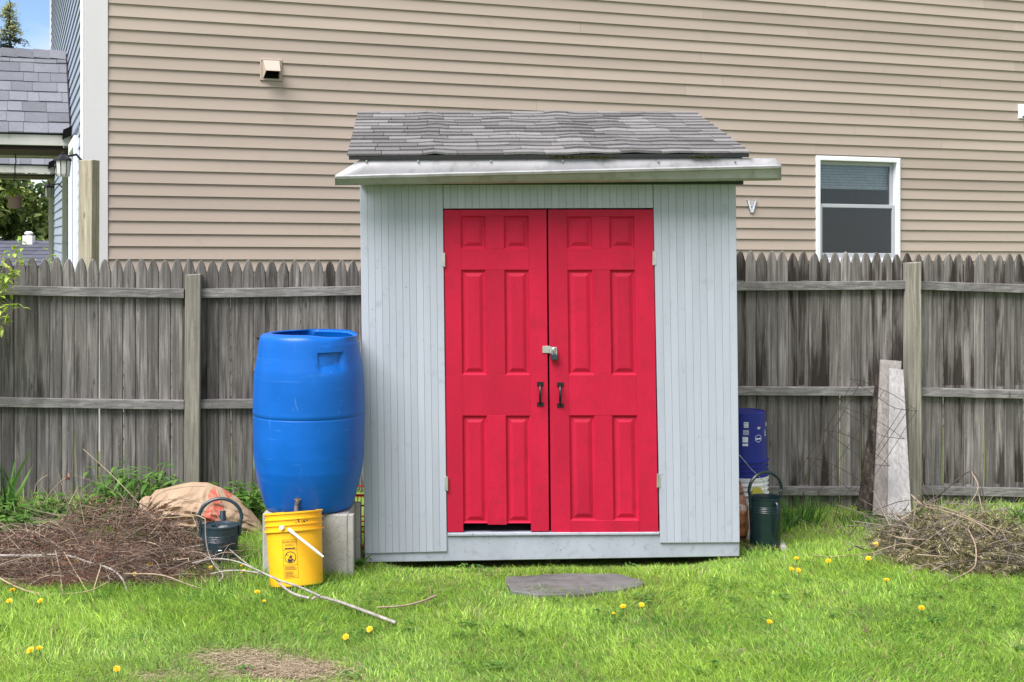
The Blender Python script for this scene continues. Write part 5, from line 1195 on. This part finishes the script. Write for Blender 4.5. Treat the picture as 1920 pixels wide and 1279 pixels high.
        mb.leaf(b_, ax, up_, L_ * 1.05, 0.005, 0.3, (0.8, 1.0))
    mb.build('dead_foliage', leafmat, t, kind='stuff')
    # matted core so that the ground does not show through
    mb = MB(); nr, ns = 7, 26
    for i in range(nr + 1):
        for k in range(ns):
            a_ = 2 * math.pi * k / ns; f = 0.92 * i / nr; x_, y_ = cx + rx * f * math.cos(a_), cy + ry * f * math.sin(a_); mb.v.append(Vector((x_, y_, gz(x_, y_) + hgt(x_, y_) * 0.22 - 0.02 * (i == nr))))
    for i in range(nr):
        for k in range(ns): mb.f.append((i * ns + k, (i + 1) * ns + k, (i + 1) * ns + (k + 1) % ns, i * ns + (k + 1) % ns))
    mb.build('matted_core', mats[1], t, True)
    return t
stems = []
stems.append((smooth_path([P(-30, 1042, 7.25), P(60, 1042, 7.2), P(120, 1041, 7.2), P(165, 1054, 7.15), P(205, 1066, 7.1), P(228, 1084, 7.05), P(240, 1112, 6.98)], 5), 0.008, 'bark_grey'))
stems.append((smooth_path([P(-20, 1072, 7.05), P(25, 1098, 6.95), P(70, 1112, 6.9), P(120, 1114, 6.88), P(170, 1107, 6.9), P(205, 1090, 7.0)], 5), 0.005, 'dry_stem'))
stems.append((smooth_path([P(40, 1105, 6.92), P(90, 1120, 6.86), P(140, 1126, 6.84), P(203, 1126, 6.84)], 5), 0.0035, 'dry_stem'))
stems.append((smooth_path([P(156, 842, 8.1), P(215, 896, 8.0), P(300, 986, 7.7), P(350, 1045, 7.4), P(386, 1092, 7.08)][::-1], 5), 0.0030, 'dry_stem'))
stems.append((smooth_path([P(104, 1032, 7.2), P(112, 1070, 7.1), P(116, 1100, 6.95), P(120, 1130, 6.85)], 5), 0.0035, 'bark_tan'))
stems.append((smooth_path([P(190, 1060, 7.1), P(182, 1085, 7.0), P(176, 1110, 6.9), P(180, 1145, 6.78)], 5), 0.004, 'dry_stem'))
stems.append((smooth_path([P(120, 1035, 7.2), P(140, 1070, 7.1), P(160, 1105, 6.95), P(168, 1140, 6.8)], 5), 0.003, 'dry_stem'))
stems.append((smooth_path([P(60, 1000, 7.6), P(90, 978, 7.7), P(118, 990, 7.6), P(133, 1003, 7.5)], 5), 0.003, 'dry_stem'))
stems.append((smooth_path([P(265, 1014, 7.45), P(295, 1022, 7.4), P(308, 1040, 7.35), P(314, 1062, 7.25)], 5), 0.003, 'dry_stem'))
stems.append((smooth_path([P(200, 1067, 7.1), P(260, 1045, 7.2), P(290, 1036, 7.3)], 5), 0.003, 'bark_tan'))
stems.append((smooth_path([P(0, 1060, 7.2), P(45, 1015, 7.5), P(95, 985, 7.7), P(160, 960, 7.9), P(250, 950, 7.9)], 5), 0.003, 'dry_stem'))
stems.append((smooth_path([P(280, 1005, 7.5), P(340, 940, 7.75), P(300, 930, 7.8), P(260, 990, 7.7)][:2] + [P(375, 1000, 7.5)], 5), 0.0025, 'dry_stem'))
stems.append((smooth_path([P(262, 970, 7.7), P(300, 925, 7.78), P(350, 913, 7.78), P(385, 912, 7.78)], 5), 0.0025, 'bark_tan'))
stems.append((smooth_path([P(270, 962, 7.7), P(310, 938, 7.76), P(360, 938, 7.76), P(395, 952, 7.7), P(420, 985, 7.6)], 5), 0.0025, 'bark_tan'))
stems.append((smooth_path([P(232, 1076, 7.1), P(300, 1078, 7.05), P(350, 1095, 7.0), P(390, 1108, 6.95)], 5), 0.005, 'bark_tan'))
twig_heap('brush_pile', 'sprawling heap of reddish brown dead plants by the left fence', (150 - CX) / F * 7.35, 7.38, 0.82, 0.52, 0.27, 1500, 12000, ('twig', 'dead_leaf'), 'dead_leaf', 0.7, stems, 0.25, (0.008, 0.024, 0.005), 3, ((235 - CX) / F * 7.55, 7.55, 0.34, 0.30, 0.12), 0, 280)
mbx = (330 - CX) / F * 7.05
twig_heap('brush_pile', 'low tail of brown stalks stretching from the heap towards the yellow bucket', mbx, 7.02, 0.33, 0.12, 0.06, 170, 1500, ('twig', 'dead_leaf'), 'dead_leaf', 0.8, (), 0.12, (0.012, 0.03, 0.006), 5)
st2 = []
for pts, r_, m_ in (
    ([P(1708, 928, 8.1), P(1735, 950, 7.9), P(1770, 958, 7.75), P(1840, 985, 7.6), P(1900, 1035, 7.4)], 0.006, 'bark_tan'),
    ([P(1712, 942, 8.0), P(1780, 955, 7.8), P(1850, 985, 7.6), P(1940, 1010, 7.5)], 0.004, 'bark_tan'),
    ([P(1725, 950, 8.1), P(1765, 925, 8.1), P(1800, 895, 8.15), P(1822, 885, 8.15), P(1840, 910, 8.1), P(1848, 965, 8.0)], 0.005, 'bark_dark'),
    ([P(1822, 885, 8.15), P(1834, 915, 8.0), P(1815, 950, 7.9)], 0.004, 'bark_tan'),
    ([P(1835, 925, 8.0), P(1842, 960, 7.9), P(1846, 978, 7.8)], 0.003, 'bark_tan'),
    ([P(1815, 992, 7.5), P(1828, 1020, 7.3), P(1830, 1050, 7.15), P(1822, 1068, 7.1), P(1780, 1090, 6.98)], 0.005, 'bark_tan'),
    ([P(1664, 1002, 7.7), P(1690, 1009, 7.55), P(1735, 1012, 7.5)], 0.006, 'bark_tan'),
    ([P(1682, 1000, 7.8), P(1692, 985, 7.9), P(1708, 968, 8.0), P(1730, 955, 8.0)], 0.007, 'bark_dark'),
    ([P(1682, 962, 8.1), P(1692, 974, 8.0), P(1702, 990, 7.85)], 0.006, 'bark_tan'),
    ([P(1830, 975, 7.7), P(1870, 1005, 7.5), P(1912, 1040, 7.3)], 0.006, 'bark_dark'),
    ([P(1880, 1005, 7.6), P(1895, 990, 7.65), P(1930, 975, 7.7)], 0.006, 'bark_dark'),
    ([P(1640, 1035, 7.4), P(1670, 1025, 7.4), P(1700, 1020, 7.4), P(1740, 1035, 7.3)], 0.003, 'bark_tan'),
    ([P(1700, 1075, 7.05), P(1740, 1058, 7.1), P(1765, 1072, 7.02), P(1790, 1082, 6.98)], 0.003, 'twig_grey'),
    ([P(1720, 1040, 7.25), P(1750, 1042, 7.2), P(1780, 1045, 7.15)], 0.004, 'bark_tan')):
    st2.append((smooth_path(pts, 5), r_, m_))
twig_heap('brush_pile', 'mound of cut cedar twigs and bare branches by the right fence', (1795 - CX) / F * 7.6, 7.6, 0.48, 0.50, 0.36, 560, 2600, ('twig_grey', 'cedar_spray'), 'cedar_spray', 0.75, st2, 0.4, (0.012, 0.035, 0.006), 9, None, 750, 130)

# ------------------------------------------------------------------ plants
def clump(name, base, label, n, h, spread, leaf, mat, lean=0.35, stem=True, seed=0, group=None, cat='plant'):
    # leafy plant: stems with leaves spaced along them
    rs = random.Random(seed); b = Vector(base); t = thing(name, b, label, cat, group); ms = MB(); ml = MB(); L0, W0, per, drop, prof = leaf
    for i in range(n):
        a_ = rs.uniform(0, 6.28); r_ = spread * math.sqrt(rs.random()); p0 = b + Vector((r_ * 0.6 * math.cos(a_), r_ * 0.6 * math.sin(a_), -0.01)); hh = h * rs.uniform(0.6, 1.08)
        p1 = b + Vector((r_ * math.cos(a_) * (1 + lean), r_ * math.sin(a_) * (1 + lean), hh)); p0.z = gz(p0.x, p0.y) - 0.01
        ms.tube([p0, p0.lerp(p1, 0.5) + Vector((0, 0, 0.02)), p1], [0.003, 0.0025, 0.0015], 5, False)
        for k in range(per):
            f = 0.2 + 0.8 * (k + rs.random() * 0.5) / per; q = p0.lerp(p1, min(f, 1)); al = k * 2.4 + rs.uniform(-.5, .5); up = 0.55 if f > 0.85 else rs.uniform(-0.15, 0.45)
            ml.leaf(q, (math.cos(al), math.sin(al), up), (0, 0, 1), L0 * rs.uniform(0.7, 1.15) * (1.1 - 0.35 * f), W0 * rs.uniform(0.75, 1.15), drop * rs.uniform(0.6, 1.3), prof)
    ms.build('stems', 'dandelion_stem', t); ml.build('leaves', mat, t); return t
lance = (0.3, 0.85, 1.0, 0.75, 0.4); ovate = (0.35, 1.0, 0.95, 0.55); cordate = (0.7, 1.0, 0.8, 0.45)
pb = GP(232, 966); clump('leafy_plant', pb, 'bushy plant with long narrow leaves between paper bag and fence', 34, 0.30, 0.22, (0.15, 0.026, 9, 1.1, lance), 'leaf_mid', 0.3, seed=4)
pb = GP(300, 938); clump('leafy_plant', pb, 'small upright narrow leaved plant behind the paper bag', 7, 0.17, 0.10, (0.14, 0.024, 7, 0.9, lance), 'leaf_pale', 0.3, seed=14)
pb = GP(452, 975); clump('nettle_plant', pb, 'broad leaved green plant between fence post and blue barrel', 22, 0.26, 0.19, (0.085, 0.055, 8, 0.7, cordate), 'leaf_mid', 0.3, seed=6)
pb = GP(110, 985); clump('ground_cover_plant', pb, 'low crinkled green leaves behind the brown heap, nearest the frame centre', 40, 0.16, 0.30, (0.07, 0.055, 5, 0.7, cordate), 'leaf_dark', 0.4, seed=8)
pb = GP(40, 1000); clump('ground_cover_plant', pb, 'mixed low green leaves at the left picture edge', 44, 0.20, 0.30, (0.085, 0.055, 5, 0.8, ovate), 'leaf_mid', 0.4, seed=9)
pb = GP(-60, 985); clump('ground_cover_plant', pb, 'green leaves just beyond the left picture edge', 26, 0.15, 0.25, (0.09, 0.055, 5, 0.8, ovate), 'leaf_dark', 0.4, seed=19)
pb = GP(170, 968); clump('ground_cover_plant', pb, 'sparse green leaves under the fence beside the narrow leaved plant', 22, 0.15, 0.18, (0.06, 0.05, 5, 0.7, cordate), 'leaf_dark', 0.4, seed=18)
def blades(name, base, label, n, h, w, spread, mat, lean, seed, cat='plant'):
    rs = random.Random(seed); b = Vector(base); t = thing(name, b, label, cat); ml = MB()
    for i in range(n):
        a_ = rs.uniform(0, 6.28); r_ = spread * rs.random(); p = b + Vector((r_ * math.cos(a_), r_ * math.sin(a_), 0)); p.z = gz(p.x, p.y) - 0.01
        ml.leaf(p, (math.cos(a_) * lean * rs.random(), math.sin(a_) * lean * rs.random(), 1), (math.cos(a_ + 1), math.sin(a_ + 1), 0.1), h * rs.uniform(0.55, 1.1), w * rs.uniform(0.7, 1.2), rs.uniform(0.1, 0.8) * rs.choice((-1, 1)), (0.8, 1.0, 0.95, 0.7, 0.4), 0.1)
    ml.build('leaves', mat, t); return t
pb = GP(8, 965); blades('iris_plant', pb, 'tall sword shaped iris leaves before the fence at the left edge', 22, 0.42, 0.032, 0.09, 'leaf_blade', 0.55, 2)
pb = GP(1492, 985); blades('grass_tuft', pb, 'tall grass tuft right of the green watering can', 160, 0.26, 0.006, 0.14, 'leaf_bright' if False else 'leaf_blade', 0.8, 3)
pb = GP(1455, 1000); blades('grass_tuft', pb, 'tall grass growing directly behind the green watering can', 90, 0.2, 0.006, 0.09, 'leaf_blade', 0.8, 13)
pb = GP(1604, 985); blades('grass_tuft', pb, 'grass tuft at the foot of the dark rotten board', 90, 0.13, 0.005, 0.12, 'leaf_blade', 0.9, 5)
pb = GP(1648, 992); blades('grass_tuft', pb, 'grass tuft before the foot of the white boards', 70, 0.12, 0.005, 0.09, 'leaf_blade', 0.9, 6)
pb = GP(488, 1068); blades('grass_tuft', pb, 'long grass between teal watering can and concrete block', 150, 0.15, 0.005, 0.12, 'leaf_blade', 0.9, 7)
pb = GP(350, 1066); blades('grass_tuft', pb, 'long grass left of the teal watering can', 260, 0.15, 0.005, 0.2, 'leaf_blade', 0.9, 17)
pb = GP(440, 1078); blades('grass_tuft', pb, 'long grass hiding the foot of the teal watering can', 70, 0.10, 0.005, 0.12, 'leaf_blade', 0.9, 27)
pb = GP(1916, 975); blades('leafy_plant', pb, 'green strappy plant by the fence at the right edge', 26, 0.16, 0.016, 0.05, 'leaf_mid', 1.3, 8)
def broad(base, label, seed, n, L_, W_):
    rs = random.Random(seed); b = Vector(base); t = thing('dock_plant', b, label, 'plant'); ml = MB()
    for i in range(n):
        a_ = rs.uniform(0, 6.28); ml.leaf(b, (math.cos(a_) * 0.5, math.sin(a_) * 0.5, 1), (math.cos(a_ + 3.1), math.sin(a_ + 3.1), 0.3), L_ * rs.uniform(0.5, 1.1), W_, 0.5, (0.25, 0.9, 1.0, 0.8, 0.45))
    ml.build('leaves', 'leaf_mid', t)
broad(GP(1672, 988), 'single broad upright dock leaf before the white board', 1, 3, 0.13, 0.06)
broad(GP(1632, 968), 'small round leaf by the foot of the beige board', 2, 2, 0.10, 0.05)
broad(GP(674, 1068), 'small weed with oval leaves between block and shed', 4, 6, 0.14, 0.045)
# shrub at the left edge reaching into the picture
def shrub():
    b = Vector((-3.75, 8.55, gz(-3.7, 8.5))); t = thing('shrub', b, 'spring green leafy shrub reaching in from the left picture edge', 'shrub'); ms = MB(); ml = MB(); rs = random.Random(5)
    ends = [P(20, 500, 8.45), P(5, 478, 8.4), P(28, 576, 8.35), P(4, 572, 8.35), P(-30, 520, 8.4), P(-60, 470, 8.4), P(-20, 560, 8.45), P(-70, 620, 8.3), P(-90, 540, 8.4), P(15, 520, 8.45), P(40, 495, 8.5), P(-40, 700, 8.3), P(-100, 760, 8.3)]
    ends += [P(92, 478, 9.15), P(38, 455, 9.15)]
    for e in ends:
        sm = smooth_path([b + Vector((rs.uniform(-.05, .05), rs.uniform(-.05, .05), 0)), b.lerp(e, 0.5) + Vector((-0.12, 0, 0.12)), b.lerp(e, 0.8) + Vector((-0.03, 0, 0.05)), e], 5); ms.tube(sm, [0.006 - 0.0045 * i / len(sm) for i in range(len(sm))], 5, False)
        for i in range(44):
            f = 0.55 + 0.45 * rs.random(); q = sm[min(len(sm) - 1, int(f * len(sm)))] + Vector((rs.gauss(0, .02), rs.gauss(0, .02), rs.gauss(0, .02)))
            ml.leaf(q, (rs.gauss(0.6, .7), rs.gauss(0, .7), rs.gauss(0.2, .5)), (0, 0, 1), rs.uniform(0.035, 0.07), rs.uniform(0.018, 0.030), 0.5, ovate)
    ms.build('branches', 'bark_tan', t); ml.build('leaves', 'leaf_bright', t)
shrub()
def stalk(pts, Ys, label, tip=True):
    t = thing('dead_stalk', Vector((P(pts[0][0], pts[0][1], Ys).x, Ys, gz(P(pts[0][0], 0, Ys).x, Ys))), label, 'stalk'); mb = MB(); path = [P(a, b, Ys) for a, b in pts]; path[0].z = gz(path[0].x, Ys)
    mb.tube(smooth_path(path, 5), 0.0022, 5); mb.build('stem', 'dry_stem', t)
    if tip:
        mb = MB()
        for i in range(30): mb.leaf(path[-1] + Vector((random.gauss(0, .008), random.gauss(0, .008), random.gauss(0, .008))), (random.gauss(0, 1), random.gauss(0, 1), random.gauss(0, 1)), (0, 0, 1), 0.018, 0.008, 0.5, (0.6, 1.0))
        mb.build('seed_head', 'dead_leaf', t)
stalk([(70, 960), (90, 930), (112, 904), (126, 894)], 8.3, 'dry stalk with brown seed head before the fence')
stalk([(60, 950), (66, 915), (75, 900), (90, 890)], 8.35, 'thin bare dry stalk left of the brown seed head', False)

# ------------------------------------------------------------------ dandelions
def dandelion_meshes(n):
    out = []
    for s_ in range(n):
        rs = random.Random(100 + s_); fl = MB()
        for ring, (cnt, L_, up) in enumerate(((17, 0.0215, 0.02), (14, 0.0165, 0.28), (10, 0.011, 0.8))):
            for k in range(cnt):
                a_ = 2 * math.pi * (k + 0.5 * ring) / cnt + rs.uniform(-.1, .1); fl.leaf((0, 0, 0), (math.cos(a_), math.sin(a_), up), (0, 0, 1), L_ * rs.uniform(0.85, 1.1), 0.0065, -0.15, (0.5, 1.0, 1.0), 0.05)
        st = MB(); st.tube([(0, 0, -0.08), (0.004, 0.002, -0.04), (0, 0, -0.002)], [0.0022, 0.002, 0.003], 6); st.lathe([(0.002, -0.012), (0.006, -0.008), (0.007, -0.001)], 8)
        out.append((fl.mesh('flower_head', 'dandelion_petal'), st.mesh('stem', 'dandelion_stem')))
    return out
DM = dandelion_meshes(4)
DL = [((17, 1127), 'dandelion under the brown heap, nearest the left picture edge'), ((75, 1127), 'dandelion under the brown heap, second from the left edge'), ((23, 1107), 'dandelion half buried in the brown heap at the left edge'),
 ((142, 1053), 'dandelion below the thick grey stick in the brown heap'), ((268, 1034), 'dandelion at the edge of the long grass left of the teal can'), ((242, 1050), 'dandelion on the right slope of the brown heap'),
 ((280, 1059), 'large dandelion right of the brown heap'), ((252, 1076), 'small dandelion below the large one right of the brown heap'), ((334, 1044), 'dandelion in long grass left of the teal can'),
 ((373, 1056), 'flat dandelion at the foot of the teal can'), ((395, 1065), 'small dandelion in front of the teal can'), ((455, 1060), 'upper dandelion of the pair on the grey branch'), ((456, 1071), 'lower dandelion of the pair on the grey branch'),
 ((482, 1110), 'dandelion below the grey branch, left of the yellow bucket'), ((495, 1127), 'tiny dandelion in grass below the yellow bucket'), ((173, 962), 'dandelion high up behind the brown heap near the fence'),
 ((57, 1219), 'dandelion low on the left lawn, larger of two close together'), ((73, 1215), 'dandelion low on the left lawn, smaller of two close together'), ((219, 1254), 'pale dandelion lowest on the left lawn'),
 ((648, 1194), 'dandelion on the lawn below the grey stick'), ((693, 1180), 'dandelion on the lawn beside the tip of the grey stick'), ((1168, 1137), 'dandelion below the stone slab'), ((1203, 1134), 'small dandelion right below the stone slab'),
 ((1150, 1150), 'tiny dandelion bud below the stone slab'), ((1443, 1166), 'dandelion alone on the lawn below the green watering can'), ((1728, 1140), 'closed orange dandelion alone on the right lawn'), ((1662, 1087), 'dandelion on the lawn left below the twig mound'),
 ((1493, 1047), 'single dandelion above the pair right of the green can'), ((1484, 1067), 'dandelion of a touching pair, the one nearer the green can'), ((1497, 1069), 'dandelion of a touching pair, the one farther from the green can'),
 ((1553, 1052), 'half open dandelion by the thin pale stick'), ((1628, 1047), 'big dandelion at the left foot of the twig mound'), ((1643, 1021), 'dandelion in front of the white boards'), ((1872, 1051), 'dandelion among the twigs of the right mound')]
for i, ((px, py), lab) in enumerate(DL):
    hgt_ = 0.05 if py > 1090 else 0.062
    if lab.startswith('dandelion high'): hgt_ = 0.1
    p = GP(px, py, hgt_); t = thing('dandelion', p, lab, 'dandelion', 'dandelions in the yard'); fm, sm_ = DM[i % 4]; s_ = 0.9 if 'small' in lab else (0.62 if 'tiny' in lab else (1.15 if 'large' in lab or 'big' in lab else 1.0)); s_ *= 0.76
    o = link_mesh('flower_head', fm, t, (0, 0, hgt_)); o.rotation_euler = (random.uniform(0.25, 0.8), random.uniform(-.35, .35), random.uniform(0, 6)); o.rotation_euler.z = 0; o.scale = (s_, s_, s_ * (1.6 if 'closed' in lab or 'half' in lab else 1.0))
    o = link_mesh('stem', sm_, t, (0, 0, hgt_)); o.scale = (1, 1, hgt_ / 0.08)

# ------------------------------------------------------------------ grass
def grid_noise(x, y, sc, seed):
    r = np.random.default_rng(seed).random((64, 64)); u = x * sc + 100; v = y * sc + 100
    i = np.floor(u).astype(int); j = np.floor(v).astype(int); a = u - i; b = v - j; a = a * a * (3 - 2 * a); b = b * b * (3 - 2 * b)
    g = lambda p, q: r[p % 64, q % 64]
    return g(i, j) * (1 - a) * (1 - b) + g(i + 1, j) * a * (1 - b) + g(i, j + 1) * (1 - a) * b + g(i + 1, j + 1) * a * b
def np_sstep(a, b, x): t = np.clip((x - a) / (b - a), 0, 1); return t * t * (3 - 2 * t)
def gz_np(x, y):
    side = 0.11 + (-0.185) * np_sstep(-0.9, 1.3, x); return side * np_sstep(7.6, 8.75, y) - 0.038 * np_sstep(0.95, 0.75, np.abs(x - 0.22)) * np_sstep(7.25, 7.42, y) * np_sstep(8.9, 8.6, y)
def build_grass(N):
    x = rng.uniform(-4.9, 4.9, N); y = 4.9 + (9.45 - 4.9) * rng.random(N) ** 1.05
    n1 = grid_noise(x, y, 1.6, 1); n2 = grid_noise(x, y, 5.0, 2); n3 = grid_noise(x, y, 0.7, 3); n4 = grid_noise(x, y, 13, 4)
    keep = np.abs(x) < 0.375 * y + 1.35
    # shed footprint
    d = np.array([SD_.x, SD_.y]); nn = np.array([FN_.x, FN_.y]); rx_ = x - SC.x; ry_ = y - SC.y; u = rx_ * d[0] + ry_ * d[1]; v = rx_ * nn[0] + ry_ * nn[1]
    keep &= ~((np.abs(u) < 1.06) & (v < 0.0 + 0.02 * n4) & (v > -1.4))
    # stepping stone
    sx, sy = 0.325, 7.02; e = ((x - sx) / 0.36) ** 2 + ((y - sy) / 0.195) ** 2; keep &= e > 0.70 + 0.40 * n4
    dens = np.ones(N)
    def patch(px, py, rx, ry, amt, soft=0.5):
        g0 = GP(px, py); q = ((x - g0.x) / rx) ** 2 + ((y - g0.y) / ry) ** 2 + (n2 - 0.5) * 1.1 + (n4 - 0.5) * 0.7
        return 1 - amt * (1 - np_sstep(1 - soft, 1 + soft, q))
    bare = patch(545, 1262, 0.27, 0.17, 0.97) * patch(440, 1232, 0.16, 0.10, 0.9) * patch(300, 1272, 0.13, 0.07, 0.8) * patch(690, 1290, 0.2, 0.1, 0.6)
    dens *= bare * patch(1340, 1225, 0.20, 0.10, 0.35) * patch(930, 1076, 0.10, 0.05, 0.6)
    # planting bed and heaps
    bed = np_sstep(7.75, 8.15, y + 0.25 * (n2 - 0.5)) * (1 - np_sstep(-0.95, -0.7, x)); dens *= 1 - 0.9 * bed
    hl = ((x - (150 - CX) / F * 7.35) / 0.78) ** 2 + ((y - 7.35) / 0.47) ** 2; dens *= np_sstep(0.75, 1.1, hl)
    hr = ((x - (1795 - CX) / F * 7.6) / 0.45) ** 2 + ((y - 7.6) / 0.45) ** 2; dens *= np_sstep(0.6, 1.1, hr)
    back_r = np_sstep(7.8, 8.3, y + 0.5 * (n2 - 0.5)) * (x > 0.8); dens *= 1 - 0.85 * back_r
    keep &= rng.random(N) < dens * (0.75 + 0.25 * n4)
    x, y, n1, n2, n3, n4, bare = (q[keep] for q in (x, y, n1, n2, n3, n4, bare)); u = u[keep]; v = v[keep]; M = len(x)
    left = 1 - np_sstep(-1.5, -0.5, x); hgt = 0.026 + 0.008 * n1 + 0.016 * n2
    hgt += left * np_sstep(5.6, 6.4, y) * (0.010 + 0.022 * n2)                            # longer grass by the heap
    hgt += 0.020 * np_sstep(1.4, 1.9, x) * np_sstep(7.2, 7.6, y)
    hgt *= 1 - 0.35 * (np.abs(u) < 1.15) * (v > 0) * (v < 0.2)                           # untrimmed edge along the shed
    hgt += np_sstep(7.0, 7.4, y) * left * 0.03
    for qx, qy, qr in ((yb_.x, yb_.y, 0.20), ((530 - CX) / F * 7.15, 7.16, 0.26), ((628 - CX) / F * 7.15, 7.16, 0.2), (cb1.x, cb1.y, 0.2), (cb2.x, cb2.y, 0.17)):
        hgt += 0.035 * n4 * (1 - np_sstep(0.6 * qr, qr, np.hypot(x - qx, y - qy)))
    hgt *= rng.uniform(0.45, 1.4, M) * (0.45 + 0.55 * bare)
    wid = rng.uniform(0.0024, 0.0062, M) * np.where(rng.random(M) < 0.06, 1.6, 1.0); a = rng.uniform(0, 2 * np.pi, M); dirn = 6.28 * grid_noise(x, y, 2.2, 9); la = np.where(rng.random(M) < 0.55, dirn + rng.normal(0, 0.7, M), a)
    lean = rng.uniform(0.15, 1.45, M) * hgt; z = gz_np(x, y) - 0.004
    px_, py_ = np.cos(a), np.sin(a); lx, ly = np.cos(la), np.sin(la)
    V = np.zeros((M, 5, 3), np.float32)
    for k, (f, s) in enumerate(((0, -1), (0, 1), (0.55, -0.8), (0.55, 0.8), (1.0, 0))):
        V[:, k, 0] = x + px_ * wid * 0.5 * s + lx * lean * f * f; V[:, k, 1] = y + py_ * wid * 0.5 * s + ly * lean * f * f; V[:, k, 2] = z + hgt * f * np.sqrt(np.maximum(0.16, 1 - 0.42 * f * (lean / hgt) ** 2))
    base = np.arange(M) * 5
    tri = np.stack([base, base + 1, base + 3, base, base + 3, base + 2, base + 2, base + 3, base + 4], 1).reshape(-1, 3).astype(np.int32)
    me = bpy.data.meshes.new('grass'); me.vertices.add(M * 5); me.vertices.foreach_set('co', V.reshape(-1)); nt = len(tri)
    me.loops.add(nt * 3); me.loops.foreach_set('vertex_index', tri.reshape(-1)); me.polygons.add(nt); me.polygons.foreach_set('loop_start', np.arange(nt, dtype=np.int32) * 3); me.polygons.foreach_set('loop_total', np.full(nt, 3, np.int32))
    # blade colours: mixed species and a few straw coloured blades
    c_fresh = np.array([0.46, 0.66, 0.11]); c_deep = np.array([0.18, 0.38, 0.065]); c_blue = np.array([0.40, 0.56, 0.25]); c_straw = np.array([0.52, 0.44, 0.25])
    m1 = np.clip((n1 - 0.5) * 0.55 + (n4 - 0.5) * 0.5 + rng.normal(0, 0.24, M) + 0.66, 0, 1)[:, None]; colr = c_deep * (1 - m1) + c_fresh * m1
    m2 = (np.clip((n3 - 0.45) * 3, 0, 1) * rng.random(M) * 0.9)[:, None]; colr = colr * (1 - m2) + c_blue * m2
    st = (rng.random(M) < (0.035 + 0.5 * (1 - bare) + 0.10 * (n2 > 0.82)))[:, None]; colr = np.where(st, c_straw * rng.uniform(0.55, 1.15, (M, 1)), colr); colr *= rng.uniform(0.5, 1.35, (M, 1))
    C = np.ones((M, 5, 4), np.float32); C[:, :, :3] = colr[:, None, :]
    ca = me.color_attributes.new('tint', 'FLOAT_COLOR', 'POINT'); ca.data.foreach_set('color', C.reshape(-1))
    me.materials.append(MATS['grass_blade']); me.update(); me.validate(); o = link_mesh('grass', me)
    tag(o, 'short green lawn grass covering the yard', 'grass', kind='stuff')
build_grass(680000)
# broad-leaved weeds scattered through the lawn
mb = MB(); rs = random.Random(77)
for i in range(330):
    y_ = 5.5 + 2.0 * rs.random(); x_ = rs.uniform(-1, 1) * (0.375 * y_ + 0.3)
    if noise.noise(Vector((x_ * 1.3, y_ * 1.3, 8))) < -0.05 or (abs(x_ - 0.3) < 0.42 and 6.75 < y_ < 7.3): continue
    for k in range(rs.choice((3, 4, 5, 7))):
        a_ = rs.uniform(0, 6.28); mb.leaf((x_ + rs.gauss(0, .02), y_ + rs.gauss(0, .02), gz(x_, y_) + 0.022), (math.cos(a_), math.sin(a_), rs.uniform(0.2, 0.7)), (0, 0, 1), rs.uniform(0.025, 0.06), rs.uniform(0.009, 0.02), 0.7, ovate)
mb.build('lawn_weeds', 'leaf_mid', None, label='small broad leaved weeds scattered through the lawn', cat='weeds', kind='stuff')
# dry thatch on the bare patches
mb = MB()
for px, py, n in ((545, 1258, 2600), (470, 1236, 1100), (300, 1272, 200), (930, 1078, 120), (1340, 1225, 150), (1590, 968, 260), (1500, 1010, 160)):
    c = GP(px, py)
    for i in range(n):
        x_, y_ = c.x + random.gauss(0, 0.13), c.y + random.gauss(0, 0.075); a_ = random.uniform(0, 6.28)
        mb.leaf((x_, y_, gz(x_, y_) + 0.003 + random.random() * 0.012), (math.cos(a_), math.sin(a_), random.uniform(-0.05, 0.2)), (0, 0, 1), random.uniform(0.015, 0.05), 0.0025, 0.2, (0.8, 1.0))
mb.build('thatch', 'straw', None, label='dry brown thatch lying on the bare lawn patches', cat='thatch', kind='stuff')
